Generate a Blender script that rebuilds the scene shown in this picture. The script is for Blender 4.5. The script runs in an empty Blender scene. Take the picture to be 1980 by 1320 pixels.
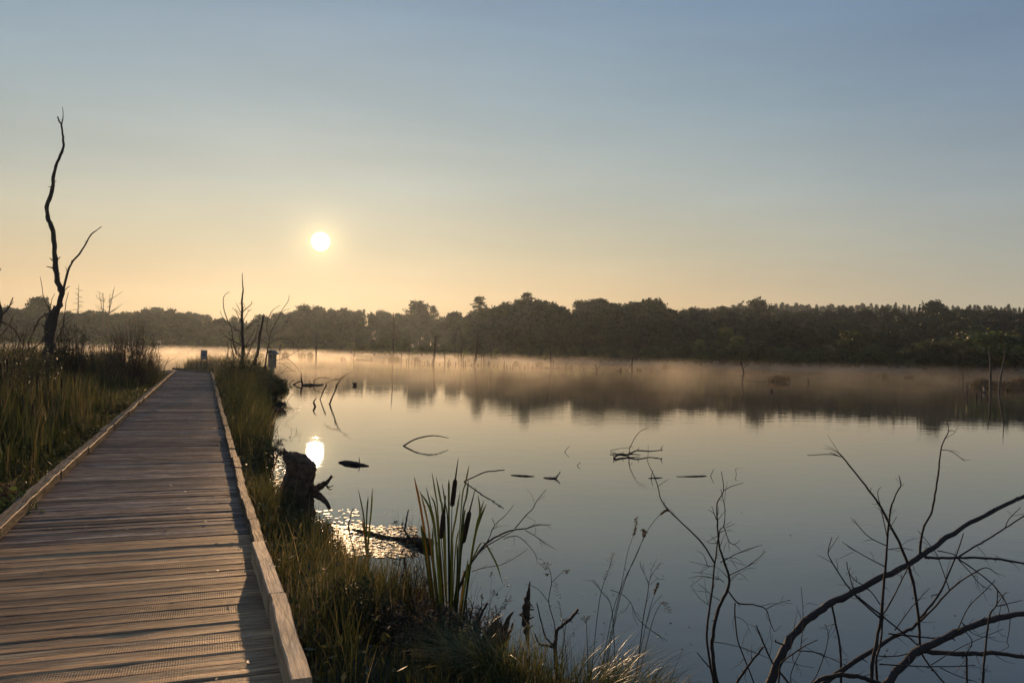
import bpy, math, random
import numpy as np
from mathutils import Vector, Matrix
S = bpy.context.scene
COL = S.collection
rnd = random.Random(7)
NR = np.random.default_rng(11)

# ---------------------------------------------------------------- camera
FPX = 1500.0
PIT = math.atan(20/1500); ROL = math.radians(1.4)
CAM = Vector((0, 0, 2.0))
Fv = Vector((0, math.cos(PIT), math.sin(PIT))); R0 = Vector((1, 0, 0)); U0 = Vector((0, -math.sin(PIT), math.cos(PIT)))
Rv = math.cos(ROL)*R0 + math.sin(ROL)*U0; Uv = -math.sin(ROL)*R0 + math.cos(ROL)*U0
cam = bpy.data.cameras.new('camera'); camo = bpy.data.objects.new('camera', cam); COL.objects.link(camo); S.camera = camo
camo.matrix_world = Matrix(((Rv.x, Uv.x, -Fv.x, CAM.x), (Rv.y, Uv.y, -Fv.y, CAM.y), (Rv.z, Uv.z, -Fv.z, CAM.z), (0, 0, 0, 1)))
cam.sensor_width = 36; cam.lens = 36*FPX/1980; cam.clip_start = .05; cam.clip_end = 9000
def ray(x, y): return Fv + Rv*((x-990)/FPX) + Uv*((660-y)/FPX)
def at(x, y, z=0.0):
    d = ray(x, y); return CAM + d*((z-CAM.z)/d.z)
def dp(x, y, dep): return CAM + ray(x, y)*dep
def depth(p): return (Vector(p)-CAM).dot(Fv)

# ---------------------------------------------------------------- world, sun, exposure
sund = ray(620, 467).normalized()
EL = math.asin(sund.z); AZ = math.atan2(sund.x, sund.y)
w = bpy.data.worlds.new('World'); S.world = w; w.use_nodes = True
nt = w.node_tree; N = nt.nodes; L = nt.links
bg = N['Background']
def wn(t, **k):
    n = N.new(t)
    for a, b in k.items(): setattr(n, a, b)
    return n
def wmath(op, a, b=None, c=None, clamp=False):
    n = wn('ShaderNodeMath', operation=op, use_clamp=clamp)
    for i, v in enumerate((a, b, c)):
        if v is None: continue
        if isinstance(v, (int, float)): n.inputs[i].default_value = v
        else: L.new(v, n.inputs[i])
    return n.outputs[0]
tc = wn('ShaderNodeTexCoord')
sep = wn('ShaderNodeSeparateXYZ'); L.new(tc.outputs['Generated'], sep.inputs[0])
def srgb(r, g, b):
    return tuple(((c/255)/12.92 if c/255 <= .04045 else ((c/255+.055)/1.055)**2.4) for c in (r, g, b)) + (1,)
def wramp(stops):
    r = wn('ShaderNodeValToRGB'); cr = r.color_ramp; cr.interpolation = 'EASE' if False else 'LINEAR'
    while len(cr.elements) < len(stops): cr.elements.new(.5)
    for e, (p, c) in zip(cr.elements, stops): e.position = p; e.color = srgb(*c)
    L.new(sep.outputs[2], r.inputs[0]); return r.outputs[0]
# brightness of the clear sky against height (sine of elevation), towards the sunrise and away from it
near = wramp([(0, (208, 165, 114)), (.06, (213, 178, 130)), (.13, (192, 183, 155)), (.2, (174, 182, 174)), (.3, (147, 168, 178)), (.41, (122, 149, 173)), (.7, (84, 113, 148)), (1, (64, 92, 132))])
far = wramp([(0, (182, 166, 140)), (.06, (184, 174, 150)), (.13, (164, 168, 160)), (.2, (142, 154, 161)), (.3, (119, 140, 161)), (.41, (103, 128, 159)), (.7, (76, 104, 144)), (1, (64, 92, 132))])
hz = wn('ShaderNodeVectorMath', operation='MULTIPLY'); L.new(tc.outputs['Generated'], hz.inputs[0]); hz.inputs[1].default_value = (1, 1, 0)
hn = wn('ShaderNodeVectorMath', operation='NORMALIZE'); L.new(hz.outputs[0], hn.inputs[0])
hd = wn('ShaderNodeVectorMath', operation='DOT_PRODUCT'); L.new(hn.outputs[0], hd.inputs[0]); hd.inputs[1].default_value = Vector((sund.x, sund.y, 0)).normalized()
fac = wn('ShaderNodeMapRange', interpolation_type='SMOOTHSTEP'); L.new(hd.outputs['Value'], fac.inputs[0])
fac.inputs[1].default_value = .62; fac.inputs[2].default_value = 1.0
mixs = wn('ShaderNodeMix', data_type='RGBA'); L.new(fac.outputs[0], mixs.inputs[0]); L.new(far, mixs.inputs[6]); L.new(near, mixs.inputs[7])
# a share of the Nishita sky
sky = wn('ShaderNodeTexSky', sky_type='NISHITA', sun_disc=False, sun_elevation=EL, sun_rotation=AZ, dust_density=2.0, ozone_density=2.0)
skm = wn('ShaderNodeVectorMath', operation='SCALE'); L.new(sky.outputs[0], skm.inputs[0]); skm.inputs['Scale'].default_value = .06
skg = wn('ShaderNodeGamma'); L.new(skm.outputs[0], skg.inputs[0]); skg.inputs[1].default_value = .5
mix2 = wn('ShaderNodeMix', data_type='RGBA'); mix2.inputs[0].default_value = .08; L.new(mixs.outputs[2], mix2.inputs[6]); L.new(skg.outputs[0], mix2.inputs[7])
# faint stratus streaks low in the sky
mp = wn('ShaderNodeMapping'); L.new(tc.outputs['Generated'], mp.inputs[0]); mp.inputs['Scale'].default_value = (1.6, 1.6, 9)
nz = wn('ShaderNodeTexNoise'); L.new(mp.outputs[0], nz.inputs[0]); nz.inputs['Scale'].default_value = 1.7; nz.inputs['Detail'].default_value = 4
mr = wn('ShaderNodeMapRange'); L.new(nz.outputs[0], mr.inputs[0]); mr.inputs[1].default_value = .3; mr.inputs[2].default_value = .7; mr.inputs[3].default_value = .94; mr.inputs[4].default_value = 1.06
# glow round the sun and the disc itself
sdv = wn('ShaderNodeVectorMath', operation='DOT_PRODUCT'); L.new(tc.outputs['Generated'], sdv.inputs[0]); sdv.inputs[1].default_value = sund
ang = wmath('ARCCOSINE', wmath('MINIMUM', sdv.outputs['Value'], 1.0))
def gl(width, amp): return wmath('MULTIPLY', wmath('EXPONENT', wmath('MULTIPLY', ang, -1/width)), amp)
g1 = gl(.015, .9); g2 = gl(.09, .03)
disc = wn('ShaderNodeMapRange', interpolation_type='SMOOTHSTEP'); L.new(ang, disc.inputs[0])
disc.inputs[1].default_value = .0118; disc.inputs[2].default_value = .0100; disc.inputs[3].default_value = 0; disc.inputs[4].default_value = 7
def addc(base, f, col):
    s = wn('ShaderNodeVectorMath', operation='SCALE'); s.inputs[0].default_value = col; L.new(f, s.inputs['Scale'])
    a = wn('ShaderNodeVectorMath', operation='ADD'); L.new(base, a.inputs[0]); L.new(s.outputs[0], a.inputs[1]); return a.outputs[0]
sc0 = wn('ShaderNodeVectorMath', operation='SCALE'); L.new(mix2.outputs[2], sc0.inputs[0]); L.new(mr.outputs[0], sc0.inputs['Scale'])
c = addc(sc0.outputs[0], g1, (1.0, .72, .30)); c = addc(c, g2, (1.0, .62, .22)); c = addc(c, disc.outputs[0], (1, .95, .8))
L.new(c, bg.inputs[0]); bg.inputs[1].default_value = 1.0
w.cycles.sampling_method = 'MANUAL'; w.cycles.sample_map_resolution = 2048

sl = bpy.data.lights.new('sun', 'SUN'); sl.energy = 4.4; sl.angle = math.radians(.8); sl.color = (1, .64, .34)
so = bpy.data.objects.new('sun', sl); COL.objects.link(so); so.rotation_euler = (-sund).to_track_quat('-Z', 'Y').to_euler(); so.location = (0, 0, 60)
vs = S.view_settings; vs.view_transform = 'Standard'; vs.look = 'None'; vs.exposure = 0; vs.gamma = 1; vs.use_curve_mapping = False
cy = S.cycles; cy.use_denoising = True; cy.max_bounces = 6; cy.diffuse_bounces = 2; cy.glossy_bounces = 3; cy.transmission_bounces = 4
cy.volume_bounces = 0; cy.transparent_max_bounces = 8; cy.sample_clamp_indirect = 4; cy.volume_max_steps = 256; cy.caustics_reflective = False

# ---------------------------------------------------------------- helpers
def tag(o, label=None, cat=None, group=None, kind=None):
    for k, v in (('label', label), ('category', cat), ('group', group), ('kind', kind)):
        if v: o[k] = v
    return o
def thing(name, label, cat, loc=(0, 0, 0), group=None, kind=None):
    o = bpy.data.objects.new(name, None); COL.objects.link(o); o.location = loc; o.empty_display_size = .1
    return tag(o, label, cat, group, kind)
def link(name, me, parent=None):
    o = bpy.data.objects.new(name, me); COL.objects.link(o)
    if parent: o.parent = parent
    return o
def mesh(name, V, Fc, m, smooth=False):
    me = bpy.data.meshes.new(name)
    V = np.asarray(V, dtype=np.float32)
    me.from_pydata([tuple(map(float, v)) for v in V], [], [tuple(map(int, f)) for f in Fc])
    me.materials.append(m)
    if smooth: me.polygons.foreach_set('use_smooth', [True]*len(me.polygons))
    return me
def bigmesh(name, V, T, m, attr=None, smooth=False):
    """triangle mesh straight from arrays"""
    me = bpy.data.meshes.new(name)
    V = np.asarray(V, np.float32); T = np.asarray(T, np.int32)
    me.vertices.add(len(V)); me.vertices.foreach_set('co', V.ravel())
    me.loops.add(T.size); me.loops.foreach_set('vertex_index', T.ravel())
    me.polygons.add(len(T)); me.polygons.foreach_set('loop_start', np.arange(0, T.size, 3, dtype=np.int32))
    if smooth: me.polygons.foreach_set('use_smooth', np.ones(len(T), bool))
    if attr is not None:
        a = me.attributes.new('rnd', 'FLOAT', 'POINT'); a.data.foreach_set('value', np.asarray(attr, np.float32))
    me.update(calc_edges=True); me.materials.append(m)
    return me
class G:
    def __init__(s): s.V = []; s.F = []; s.n = 0
    def add(s, V, Fc):
        s.V += [tuple(v) for v in V]; s.F += [tuple(i+s.n for i in f) for f in Fc]; s.n = len(s.V)
    def tube(s, P, R, sides=6, cap=True, rough=0.0, flat=1.0):
        P = [Vector(p) for p in P]; n = len(P); ring = []
        t0 = (P[1]-P[0]).normalized(); up = Vector((0, 0, 1)) if abs(t0.z) < .9 else Vector((1, 0, 0))
        a = t0.cross(up).normalized()
        for i in range(n):
            t = (P[min(i+1, n-1)]-P[max(i-1, 0)]).normalized()
            a = (a - t*a.dot(t)); a = a.normalized() if a.length > 1e-6 else t.orthogonal().normalized()
            b = t.cross(a)
            for k in range(sides):
                th = 2*math.pi*k/sides; r = R[i]*(1+rough*rnd.uniform(-1, 1))
                ring.append(P[i] + a*(r*math.cos(th)) + b*(r*flat*math.sin(th)))
        Fc = []
        for i in range(n-1):
            for k in range(sides):
                k2 = (k+1) % sides; Fc.append((i*sides+k, i*sides+k2, (i+1)*sides+k2, (i+1)*sides+k))
        if cap: Fc.append(tuple(range(sides-1, -1, -1))); Fc.append(tuple((n-1)*sides+k for k in range(sides)))
        s.add(ring, Fc); return s
    def box(s, c, sx, sy, sz, rot=None):
        V = [Vector((i*sx/2, j*sy/2, k*sz/2)) for i in (-1, 1) for j in (-1, 1) for k in (-1, 1)]
        if rot: V = [rot @ v for v in V]
        s.add([Vector(c)+v for v in V], [(0, 1, 3, 2), (4, 6, 7, 5), (0, 4, 5, 1), (2, 3, 7, 6), (0, 2, 6, 4), (1, 5, 7, 3)]); return s
    def put(s, name, m, parent=None, smooth=False, loc=None):
        V = s.V
        if loc is not None: V = [Vector(v)-Vector(loc) for v in V]
        o = link(name, mesh(name, V, s.F, m, smooth), parent)
        if loc is not None and parent is None: o.location = loc
        return o
def catmull(P, k):
    P = [Vector(p) for p in P]
    if len(P) < 3 and k > 1:
        return [P[0].lerp(P[1], i/(k*1.0)) for i in range(k)] + [P[1]]
    out = []
    for i in range(len(P)-1):
        p0, p1, p2, p3 = P[max(i-1, 0)], P[i], P[i+1], P[min(i+2, len(P)-1)]
        for j in range(k):
            t = j/k
            out.append(.5*((2*p1)+(p2-p0)*t+(2*p0-5*p1+4*p2-p3)*t*t+(3*p1-p0-3*p2+p3)*t**3))
    out.append(P[-1]); return out

# ---------------------------------------------------------------- materials
def newmat(name):
    m = bpy.data.materials.new(name); m.use_nodes = True
    t = m.node_tree; p = t.nodes['Principled BSDF']; return m, t, p
def nd(t, typ, **k):
    n = t.nodes.new(typ)
    for a, b in k.items(): setattr(n, a, b)
    return n
def ramp(t, inp, stops, interp='LINEAR'):
    r = nd(t, 'ShaderNodeValToRGB'); cr = r.color_ramp; cr.interpolation = interp
    while len(cr.elements) < len(stops): cr.elements.new(.5)
    for e, (p, c_) in zip(cr.elements, stops): e.position = p; e.color = (*c_, 1)
    t.links.new(inp, r.inputs[0]); return r.outputs[0]
def noise(t, vec, scale, detail=3, rough=.5, sc=None, dist=0):
    if sc:
        mp_ = nd(t, 'ShaderNodeMapping'); mp_.inputs['Scale'].default_value = sc; t.links.new(vec, mp_.inputs[0]); vec = mp_.outputs[0]
    n = nd(t, 'ShaderNodeTexNoise'); n.inputs['Scale'].default_value = scale; n.inputs['Detail'].default_value = detail
    n.inputs['Roughness'].default_value = rough; n.inputs['Distortion'].default_value = dist; t.links.new(vec, n.inputs[0]); return n.outputs[0]
def bump(t, h, st, dist, prev=None):
    b = nd(t, 'ShaderNodeBump'); b.inputs['Strength'].default_value = st; b.inputs['Distance'].default_value = dist; t.links.new(h, b.inputs['Height'])
    if prev: t.links.new(prev, b.inputs['Normal'])
    return b.outputs[0]
def randvec(t, add=None):
    """object coordinates shifted per object so no two pieces share their grain"""
    tcx = nd(t, 'ShaderNodeTexCoord'); oi = nd(t, 'ShaderNodeObjectInfo')
    cb = nd(t, 'ShaderNodeMath', operation='MULTIPLY'); cb.inputs[1].default_value = 61.7; t.links.new(oi.outputs['Random'], cb.inputs[0])
    v = nd(t, 'ShaderNodeVectorMath', operation='ADD'); t.links.new(tcx.outputs['Object'], v.inputs[0]); t.links.new(cb.outputs[0], v.inputs[1])
    return v.outputs[0], oi.outputs['Random'], tcx.outputs['Object']
def wood_mat(name, stops, rough=.6, ribs=0.0, hue=.35):
    m, t, p = newmat(name); v, r, ob = randvec(t)
    ga = noise(t, v, 6, 6, .62, (1.1, 16, 16), .6); gb = noise(t, v, 6, 4, .6, (.35, 4.5, 4.5), .9)
    gm = nd(t, 'ShaderNodeMix', data_type='FLOAT'); gm.inputs[0].default_value = .5; t.links.new(ga, gm.inputs[2]); t.links.new(gb, gm.inputs[3])
    gs = nd(t, 'ShaderNodeMapRange'); t.links.new(gm.outputs[0], gs.inputs[0]); gs.inputs[1].default_value = .36; gs.inputs[2].default_value = .64; gs.inputs[3].default_value = .22; gs.inputs[4].default_value = .78
    g = gs.outputs[0]
    fine = noise(t, v, 40, 3, .6, (.8, 14, 14))
    col = ramp(t, g, stops)
    # piece to piece change and knots
    hs = nd(t, 'ShaderNodeHueSaturation'); t.links.new(col, hs.inputs['Color'])
    mv = nd(t, 'ShaderNodeMapRange'); t.links.new(r, mv.inputs[0]); mv.inputs[3].default_value = 1-hue; mv.inputs[4].default_value = 1+hue; t.links.new(mv.outputs[0], hs.inputs['Value'])
    blot = noise(t, v, 2.2, 4, .6, (1, 3, 3))
    mx = nd(t, 'ShaderNodeMix', data_type='RGBA', blend_type='MULTIPLY'); mx.inputs[0].default_value = .8
    t.links.new(hs.outputs[0], mx.inputs[6]); t.links.new(ramp(t, blot, [(.3, (.5, .48, .5)), (.62, (1.15, 1.1, 1.05))]), mx.inputs[7])
    vo = nd(t, 'ShaderNodeTexVoronoi'); vo.inputs['Scale'].default_value = 1.6
    mpk = nd(t, 'ShaderNodeMapping'); mpk.inputs['Scale'].default_value = (1.0, 5, 5); t.links.new(v, mpk.inputs[0]); t.links.new(mpk.outputs[0], vo.inputs[0])
    kn = nd(t, 'ShaderNodeMapRange'); t.links.new(vo.outputs['Distance'], kn.inputs[0]); kn.inputs[1].default_value = .06; kn.inputs[2].default_value = .13; kn.inputs[3].default_value = .8; kn.inputs[4].default_value = 0
    mk_ = nd(t, 'ShaderNodeMix', data_type='RGBA'); t.links.new(kn.outputs[0], mk_.inputs[0]); t.links.new(mx.outputs[2], mk_.inputs[6]); mk_.inputs[7].default_value = (.06, .035, .022, 1)
    t.links.new(mk_.outputs[2], p.inputs['Base Color'])
    b = bump(t, g, .8, .008); b = bump(t, fine, .45, .0025, b)
    if ribs:
        wv = nd(t, 'ShaderNodeTexWave', bands_direction='X'); wv.inputs['Scale'].default_value = 26; wv.inputs['Distortion'].default_value = .5; wv.inputs['Detail'].default_value = 1
        t.links.new(ob, wv.inputs[0]); b2 = nd(t, 'ShaderNodeMath', operation='MULTIPLY'); t.links.new(wv.outputs[1], b2.inputs[0])
        t.links.new(ramp(t, noise(t, v, 1.7, 2), [(.42, (0, 0, 0)), (.6, (1, 1, 1))]), b2.inputs[1])
        b = bump(t, b2.outputs[0], ribs, .002, b)
    t.links.new(b, p.inputs['Normal'])
    rr = nd(t, 'ShaderNodeMapRange'); t.links.new(g, rr.inputs[0]); rr.inputs[3].default_value = rough-.14; rr.inputs[4].default_value = rough+.2; t.links.new(rr.outputs[0], p.inputs['Roughness'])
    # dry, open-grained timber: mostly matt with a faint sheen, instead of the full grazing reflection of a varnish
    df = nd(t, 'ShaderNodeBsdfDiffuse'); gly = nd(t, 'ShaderNodeBsdfGlossy'); mxs = nd(t, 'ShaderNodeMixShader'); mxs.inputs[0].default_value = .10
    t.links.new(mk_.outputs[2], df.inputs[0]); t.links.new(b, df.inputs['Normal']); gly.inputs['Roughness'].default_value = .5; t.links.new(b, gly.inputs['Normal']); gly.inputs[0].default_value = (.7, .65, .6, 1)
    t.links.new(df.outputs[0], mxs.inputs[1]); t.links.new(gly.outputs[0], mxs.inputs[2]); t.links.new(mxs.outputs[0], t.nodes['Material Output'].inputs[0])
    return m
M = {}
M['old_plank'] = wood_mat('weathered_plank', [(.28, (.03, .020, .015)), (.42, (.12, .082, .058)), (.55, (.26, .185, .125)), (.74, (.50, .39, .28))], .72, .15, .7)
M['new_plank'] = wood_mat('newer_plank', [(.25, (.14, .072, .034)), (.42, (.31, .185, .085)), (.58, (.45, .29, .145)), (.78, (.58, .42, .23))], .66, .5, .4)
M['old_beam'] = wood_mat('weathered_beam', [(.28, (.025, .018, .012)), (.45, (.11, .08, .047)), (.6, (.20, .148, .088)), (.75, (.33, .255, .165))], .7, 0, .3)
M['new_beam'] = wood_mat('new_beam', [(.25, (.30, .21, .125)), (.45, (.50, .37, .23)), (.62, (.60, .46, .30)), (.8, (.68, .54, .37))], .65, .4, .1)
def bark_mat(name, a, b_, rough=.85, sc=14, bs=.01):
    m, t, p = newmat(name); v, r, ob = randvec(t)
    n1 = noise(t, v, sc, 5, .65); n2 = noise(t, v, sc*4, 3)
    t.links.new(ramp(t, n1, [(.3, a), (.7, b_)]), p.inputs['Base Color']); p.inputs['Roughness'].default_value = rough
    b = bump(t, n1, .8, bs); b = bump(t, n2, .5, bs*.4, b); t.links.new(b, p.inputs['Normal']); return m
M['dark_bark'] = bark_mat('dark_dead_bark', (.022, .017, .014), (.06, .047, .038))
M['far_bark'] = bark_mat('far_dead_wood', (.05, .042, .035), (.11, .095, .08), sc=3)
M['pale_dead'] = bark_mat('pale_dead_wood', (.035, .03, .025), (.085, .072, .06), sc=5)
M['twig'] = bark_mat('dark_twig', (.018, .013, .011), (.045, .032, .026), sc=60, bs=.002)
M['bark'] = bark_mat('tree_bark', (.04, .035, .028), (.09, .075, .06), sc=3, bs=.03)
M['rot'] = bark_mat('rotten_stump_wood', (.025, .016, .010), (.20, .115, .062), sc=16, bs=.04)
def leaf_mat(name, stops, trans=.4, rough=.55, use_attr=True, spec=.4, objvar=True):
    m, t, p = newmat(name)
    if use_attr:
        a = nd(t, 'ShaderNodeAttribute', attribute_name='rnd'); f = a.outputs['Fac']
    else:
        f = nd(t, 'ShaderNodeObjectInfo').outputs['Random']
    col = ramp(t, f, stops)
    if objvar and use_attr:
        oi = nd(t, 'ShaderNodeObjectInfo'); hs = nd(t, 'ShaderNodeHueSaturation'); t.links.new(col, hs.inputs['Color'])
        a1 = nd(t, 'ShaderNodeMapRange'); t.links.new(oi.outputs['Random'], a1.inputs[0]); a1.inputs[3].default_value = .62; a1.inputs[4].default_value = 1.35; t.links.new(a1.outputs[0], hs.inputs['Value'])
        a2 = nd(t, 'ShaderNodeMapRange'); mm = nd(t, 'ShaderNodeMath', operation='FRACT'); ml = nd(t, 'ShaderNodeMath', operation='MULTIPLY'); ml.inputs[1].default_value = 7.31
        t.links.new(oi.outputs['Random'], ml.inputs[0]); t.links.new(ml.outputs[0], mm.inputs[0]); t.links.new(mm.outputs[0], a2.inputs[0]); a2.inputs[3].default_value = .465; a2.inputs[4].default_value = .525; t.links.new(a2.outputs[0], hs.inputs['Hue'])
        col = hs.outputs[0]
    t.links.new(col, p.inputs['Base Color']); p.inputs['Roughness'].default_value = rough; p.inputs['Specular IOR Level'].default_value = spec
    tr = nd(t, 'ShaderNodeBsdfTranslucent'); t.links.new(col, tr.inputs[0]); mx = nd(t, 'ShaderNodeMixShader'); mx.inputs[0].default_value = trans
    t.links.new(p.outputs[0], mx.inputs[1]); t.links.new(tr.outputs[0], mx.inputs[2]); t.links.new(mx.outputs[0], t.nodes['Material Output'].inputs[0])
    return m
M['grass'] = leaf_mat('marsh_grass', [(0, (.024, .036, .010)), (.5, (.062, .070, .020)), (.78, (.135, .115, .036)), (.94, (.26, .18, .075)), (1, (.40, .30, .15))], .55, .5, objvar=False)
M['reed'] = leaf_mat('reed_leaf', [(0, (.04, .052, .017)), (.4, (.078, .086, .027)), (.7, (.15, .12, .045)), (.9, (.20, .14, .06)), (1, (.26, .19, .10))], .4, .5, objvar=False)
M['sedge'] = leaf_mat('sedge_leaf', [(0, (.05, .075, .015)), (.6, (.11, .13, .03)), (1, (.26, .2, .08))], .45, .38, objvar=False, spec=.6)
M['leaf'] = leaf_mat('broad_foliage', [(0, (.010, .020, .010)), (.5, (.022, .038, .016)), (1, (.05, .066, .024))], .3, .6)
M['willow'] = leaf_mat('willow_foliage', [(0, (.03, .045, .014)), (.5, (.055, .08, .022)), (1, (.11, .13, .035))], .4, .6)
M['needle'] = leaf_mat('conifer_foliage', [(0, (.016, .028, .014)), (.5, (.028, .045, .02)), (1, (.05, .065, .028))], .15, .7)
M['shrubleaf'] = leaf_mat('shrub_foliage', [(0, (.05, .06, .02)), (.5, (.095, .095, .032)), (.85, (.16, .13, .05)), (1, (.26, .18, .08))], .35, .5)
M['dryherb'] = leaf_mat('dry_herb', [(0, (.06, .04, .02)), (.5, (.12, .075, .035)), (1, (.24, .17, .09))], .3, .6, objvar=False)
M['cat_leaf'] = leaf_mat('cattail_leaf', [(0, (.022, .036, .008)), (.5, (.042, .060, .012)), (.84, (.075, .078, .018)), (.95, (.13, .065, .016)), (1, (.16, .045, .014))], .42, .42, use_attr=False)
m, t, p = newmat('cattail_spike'); p.inputs['Base Color'].default_value = (.035, .017, .008, 1); p.inputs['Roughness'].default_value = .95
v, r_, ob = randvec(t); t.links.new(bump(t, noise(t, v, 400, 2), .6, .002), p.inputs['Normal']); M['spike'] = m
m, t, p = newmat('umbel_seed'); p.inputs['Base Color'].default_value = (.32, .24, .13, 1); p.inputs['Roughness'].default_value = .8; M['umbel'] = m
m, t, p = newmat('galvanised_screw'); p.inputs['Base Color'].default_value = (.4, .38, .36, 1); p.inputs['Metallic'].default_value = .5; p.inputs['Roughness'].default_value = .6; M['screw'] = m
m, t, p = newmat('sign_face'); v, r_, ob = randvec(t)
t.links.new(ramp(t, noise(t, v, 4, 3), [(.35, (.16, .18, .20)), (.65, (.22, .24, .26))]), p.inputs['Base Color']); p.inputs['Roughness'].default_value = .5; M['sign'] = m
m, t, p = newmat('sign_pictogram'); p.inputs['Base Color'].default_value = (.05, .05, .06, 1); M['sign_dark'] = m
M['nestbox'] = wood_mat('nest_box_wood', [(.25, (.2, .16, .10)), (.5, (.30, .24, .15)), (.75, (.4, .33, .22))], .75, 0, .1)
m, t, p = newmat('roofing_felt'); p.inputs['Base Color'].default_value = (.10, .11, .11, 1); p.inputs['Roughness'].default_value = .6; M['felt'] = m
m, t, p = newmat('leaf_litter'); tq = nd(t, 'ShaderNodeTexCoord'); t.links.new(ramp(t, noise(t, tq.outputs['Object'], 9, 2), [(.35, (.05, .03, .015)), (.5, (.2, .13, .06)), (.65, (.5, .42, .3))]), p.inputs['Base Color']); M['litter'] = m
# soil
m, t, p = newmat('peat_soil'); tcx = nd(t, 'ShaderNodeTexCoord')
n1 = noise(t, tcx.outputs['Object'], .7, 6, .65); n2 = noise(t, tcx.outputs['Object'], 14, 5, .6)
mxx = nd(t, 'ShaderNodeMix', data_type='RGBA'); t.links.new(n2, mxx.inputs[0]); t.links.new(ramp(t, n1, [(.3, (.016, .014, .009)), (.7, (.04, .036, .018))]), mxx.inputs[6]); t.links.new(ramp(t, n1, [(.3, (.05, .04, .02)), (.7, (.035, .045, .015))]), mxx.inputs[7])
t.links.new(mxx.outputs[2], p.inputs['Base Color']); p.inputs['Roughness'].default_value = .95; t.links.new(bump(t, n2, 1, .05), p.inputs['Normal']); M['soil'] = m
# water: still, dark and faintly rippled in patches
m, t, p = newmat('lake_water'); tcx = nd(t, 'ShaderNodeTexCoord'); oc = tcx.outputs['Object']
p.inputs['Base Color'].default_value = (.012, .014, .016, 1); p.inputs['Roughness'].default_value = .007; p.inputs['IOR'].default_value = 2.1
big = noise(t, oc, .06, 3, .5, (1, 1, 1)); patch = ramp(t, big, [(.42, (.12, .12, .12)), (.62, (1, 1, 1))])
r1 = noise(t, oc, 1.1, 3, .5, (1, 1.6, 1)); r2 = noise(t, oc, 6.5, 3, .55, (1, 1.3, 1))
ml = nd(t, 'ShaderNodeMath', operation='MULTIPLY'); t.links.new(r2, ml.inputs[0]); t.links.new(patch, ml.inputs[1])
r3 = noise(t, oc, 30, 2, .6); b = bump(t, r1, .010, .25); b = bump(t, ml.outputs[0], .05, .03, b); b = bump(t, r3, .018, .006, b); t.links.new(b, p.inputs['Normal']); M['water'] = m

# ---------------------------------------------------------------- ground and water
near_px = [(3300, 1900), (1900, 1560), (1500, 1440), (1330, 1380), (1200, 1335), (1080, 1310), (990, 1285), (900, 1250), (830, 1205), (760, 1160), (700, 1118), (655, 1078), (632, 1035),
           (600, 1010), (548, 985), (512, 950), (502, 905), (512, 862), (520, 825), (508, 800), (500, 785), (520, 774), (548, 765), (556, 754), (548, 744), (520, 735), (495, 729),
           (460, 721), (430, 718), (395, 717), (362, 718), (348, 723), (325, 727), (300, 727), (250, 722), (120, 718), (-100, 716), (-700, 720), (-2600, 790)]
NEAR = np.array([at(x, y, 0)[:2] for x, y in near_px] + [(-90, -60), (80, -60), (60, 1)])
shore_px = [(-2200, 640), (-400, 668), (100, 674), (300, 677), (440, 679), (560, 684), (650, 688), (720, 691), (850, 696), (960, 699), (1100, 702), (1250, 706), (1400, 711), (1550, 716), (1700, 718), (1850, 722), (2000, 726), (2500, 745), (4500, 830)]
sh = np.array([at(x, y, 0)[:2] for x, y in shore_px]); shaz = np.arctan2(sh[:, 0], sh[:, 1]); shr = np.hypot(sh[:, 0], sh[:, 1])
def shore_r(az): return np.interp(az, shaz, shr)
def sdf(P, poly):
    """signed distance, positive inside the polygon"""
    P = np.asarray(P, float); d = np.full(len(P), 1e9); ins = np.zeros(len(P), bool); n = len(poly)
    for i in range(n):
        a = poly[i]; b = poly[(i+1) % n]; e = b-a; ww = P-a
        tt = np.clip((ww@e)/max(e@e, 1e-9), 0, 1); d = np.minimum(d, np.hypot(*(ww-tt[:, None]*e).T))
        c1 = (a[1] <= P[:, 1]) != (b[1] <= P[:, 1])
        with np.errstate(divide='ignore', invalid='ignore'): xi = a[0]+(P[:, 1]-a[1])*e[0]/e[1]
        ins ^= c1 & (P[:, 0] < xi)
    return np.where(ins, d, -d)
mound = at(405, 720, 0)
def ground_z(P):
    P = np.asarray(P, float); s = sdf(P, NEAR); az = np.arctan2(P[:, 0], P[:, 1]); r = np.hypot(P[:, 0], P[:, 1])
    zn = np.where(s > 0, .26*(1-np.exp(-s/.45)), np.maximum(-.7, s*.5))
    zn = zn + np.where(s > 0, .05*np.sin(P[:, 0]*1.7+P[:, 1]*.9)*np.minimum(s, 1), 0)
    zn = zn + .62*np.exp(-(np.hypot(P[:, 0]-mound.x, (P[:, 1]-mound.y)*.8)/3.4)**2)*(s > 0)
    f = r - shore_r(az)
    front = (P[:, 1] > 0) | (r > 100)
    hillf = np.clip((az-.10)/.35, 0, 1); hillf = hillf*hillf*(3-2*hillf)
    hill = hillf*34*np.clip((r-300)/420, 0, 1)**1.2 + 5*np.clip((r-260)/400, 0, 1)
    zf = np.where(f > 0, .5*(1-np.exp(-f/8))+hill, np.maximum(-.9, f*.12))
    zf = np.where(front, zf, -.9)
    return np.maximum(zn, zf)
def gz(x, y): return float(ground_z([(x, y)])[0])
naz, nr_ = 420, 230
azs = np.concatenate([np.linspace(-math.pi, -.9, 60, endpoint=False), np.linspace(-.9, .9, 300, endpoint=False), np.linspace(.9, math.pi, 60, endpoint=False)])
rs = 1.2*(1150/1.2)**(np.linspace(0, 1, nr_))
A, R_ = np.meshgrid(azs, rs); XY = np.stack([(R_*np.sin(A)).ravel(), (R_*np.cos(A)).ravel()], 1)
Z = ground_z(XY); V = np.column_stack([XY, Z])
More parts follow.
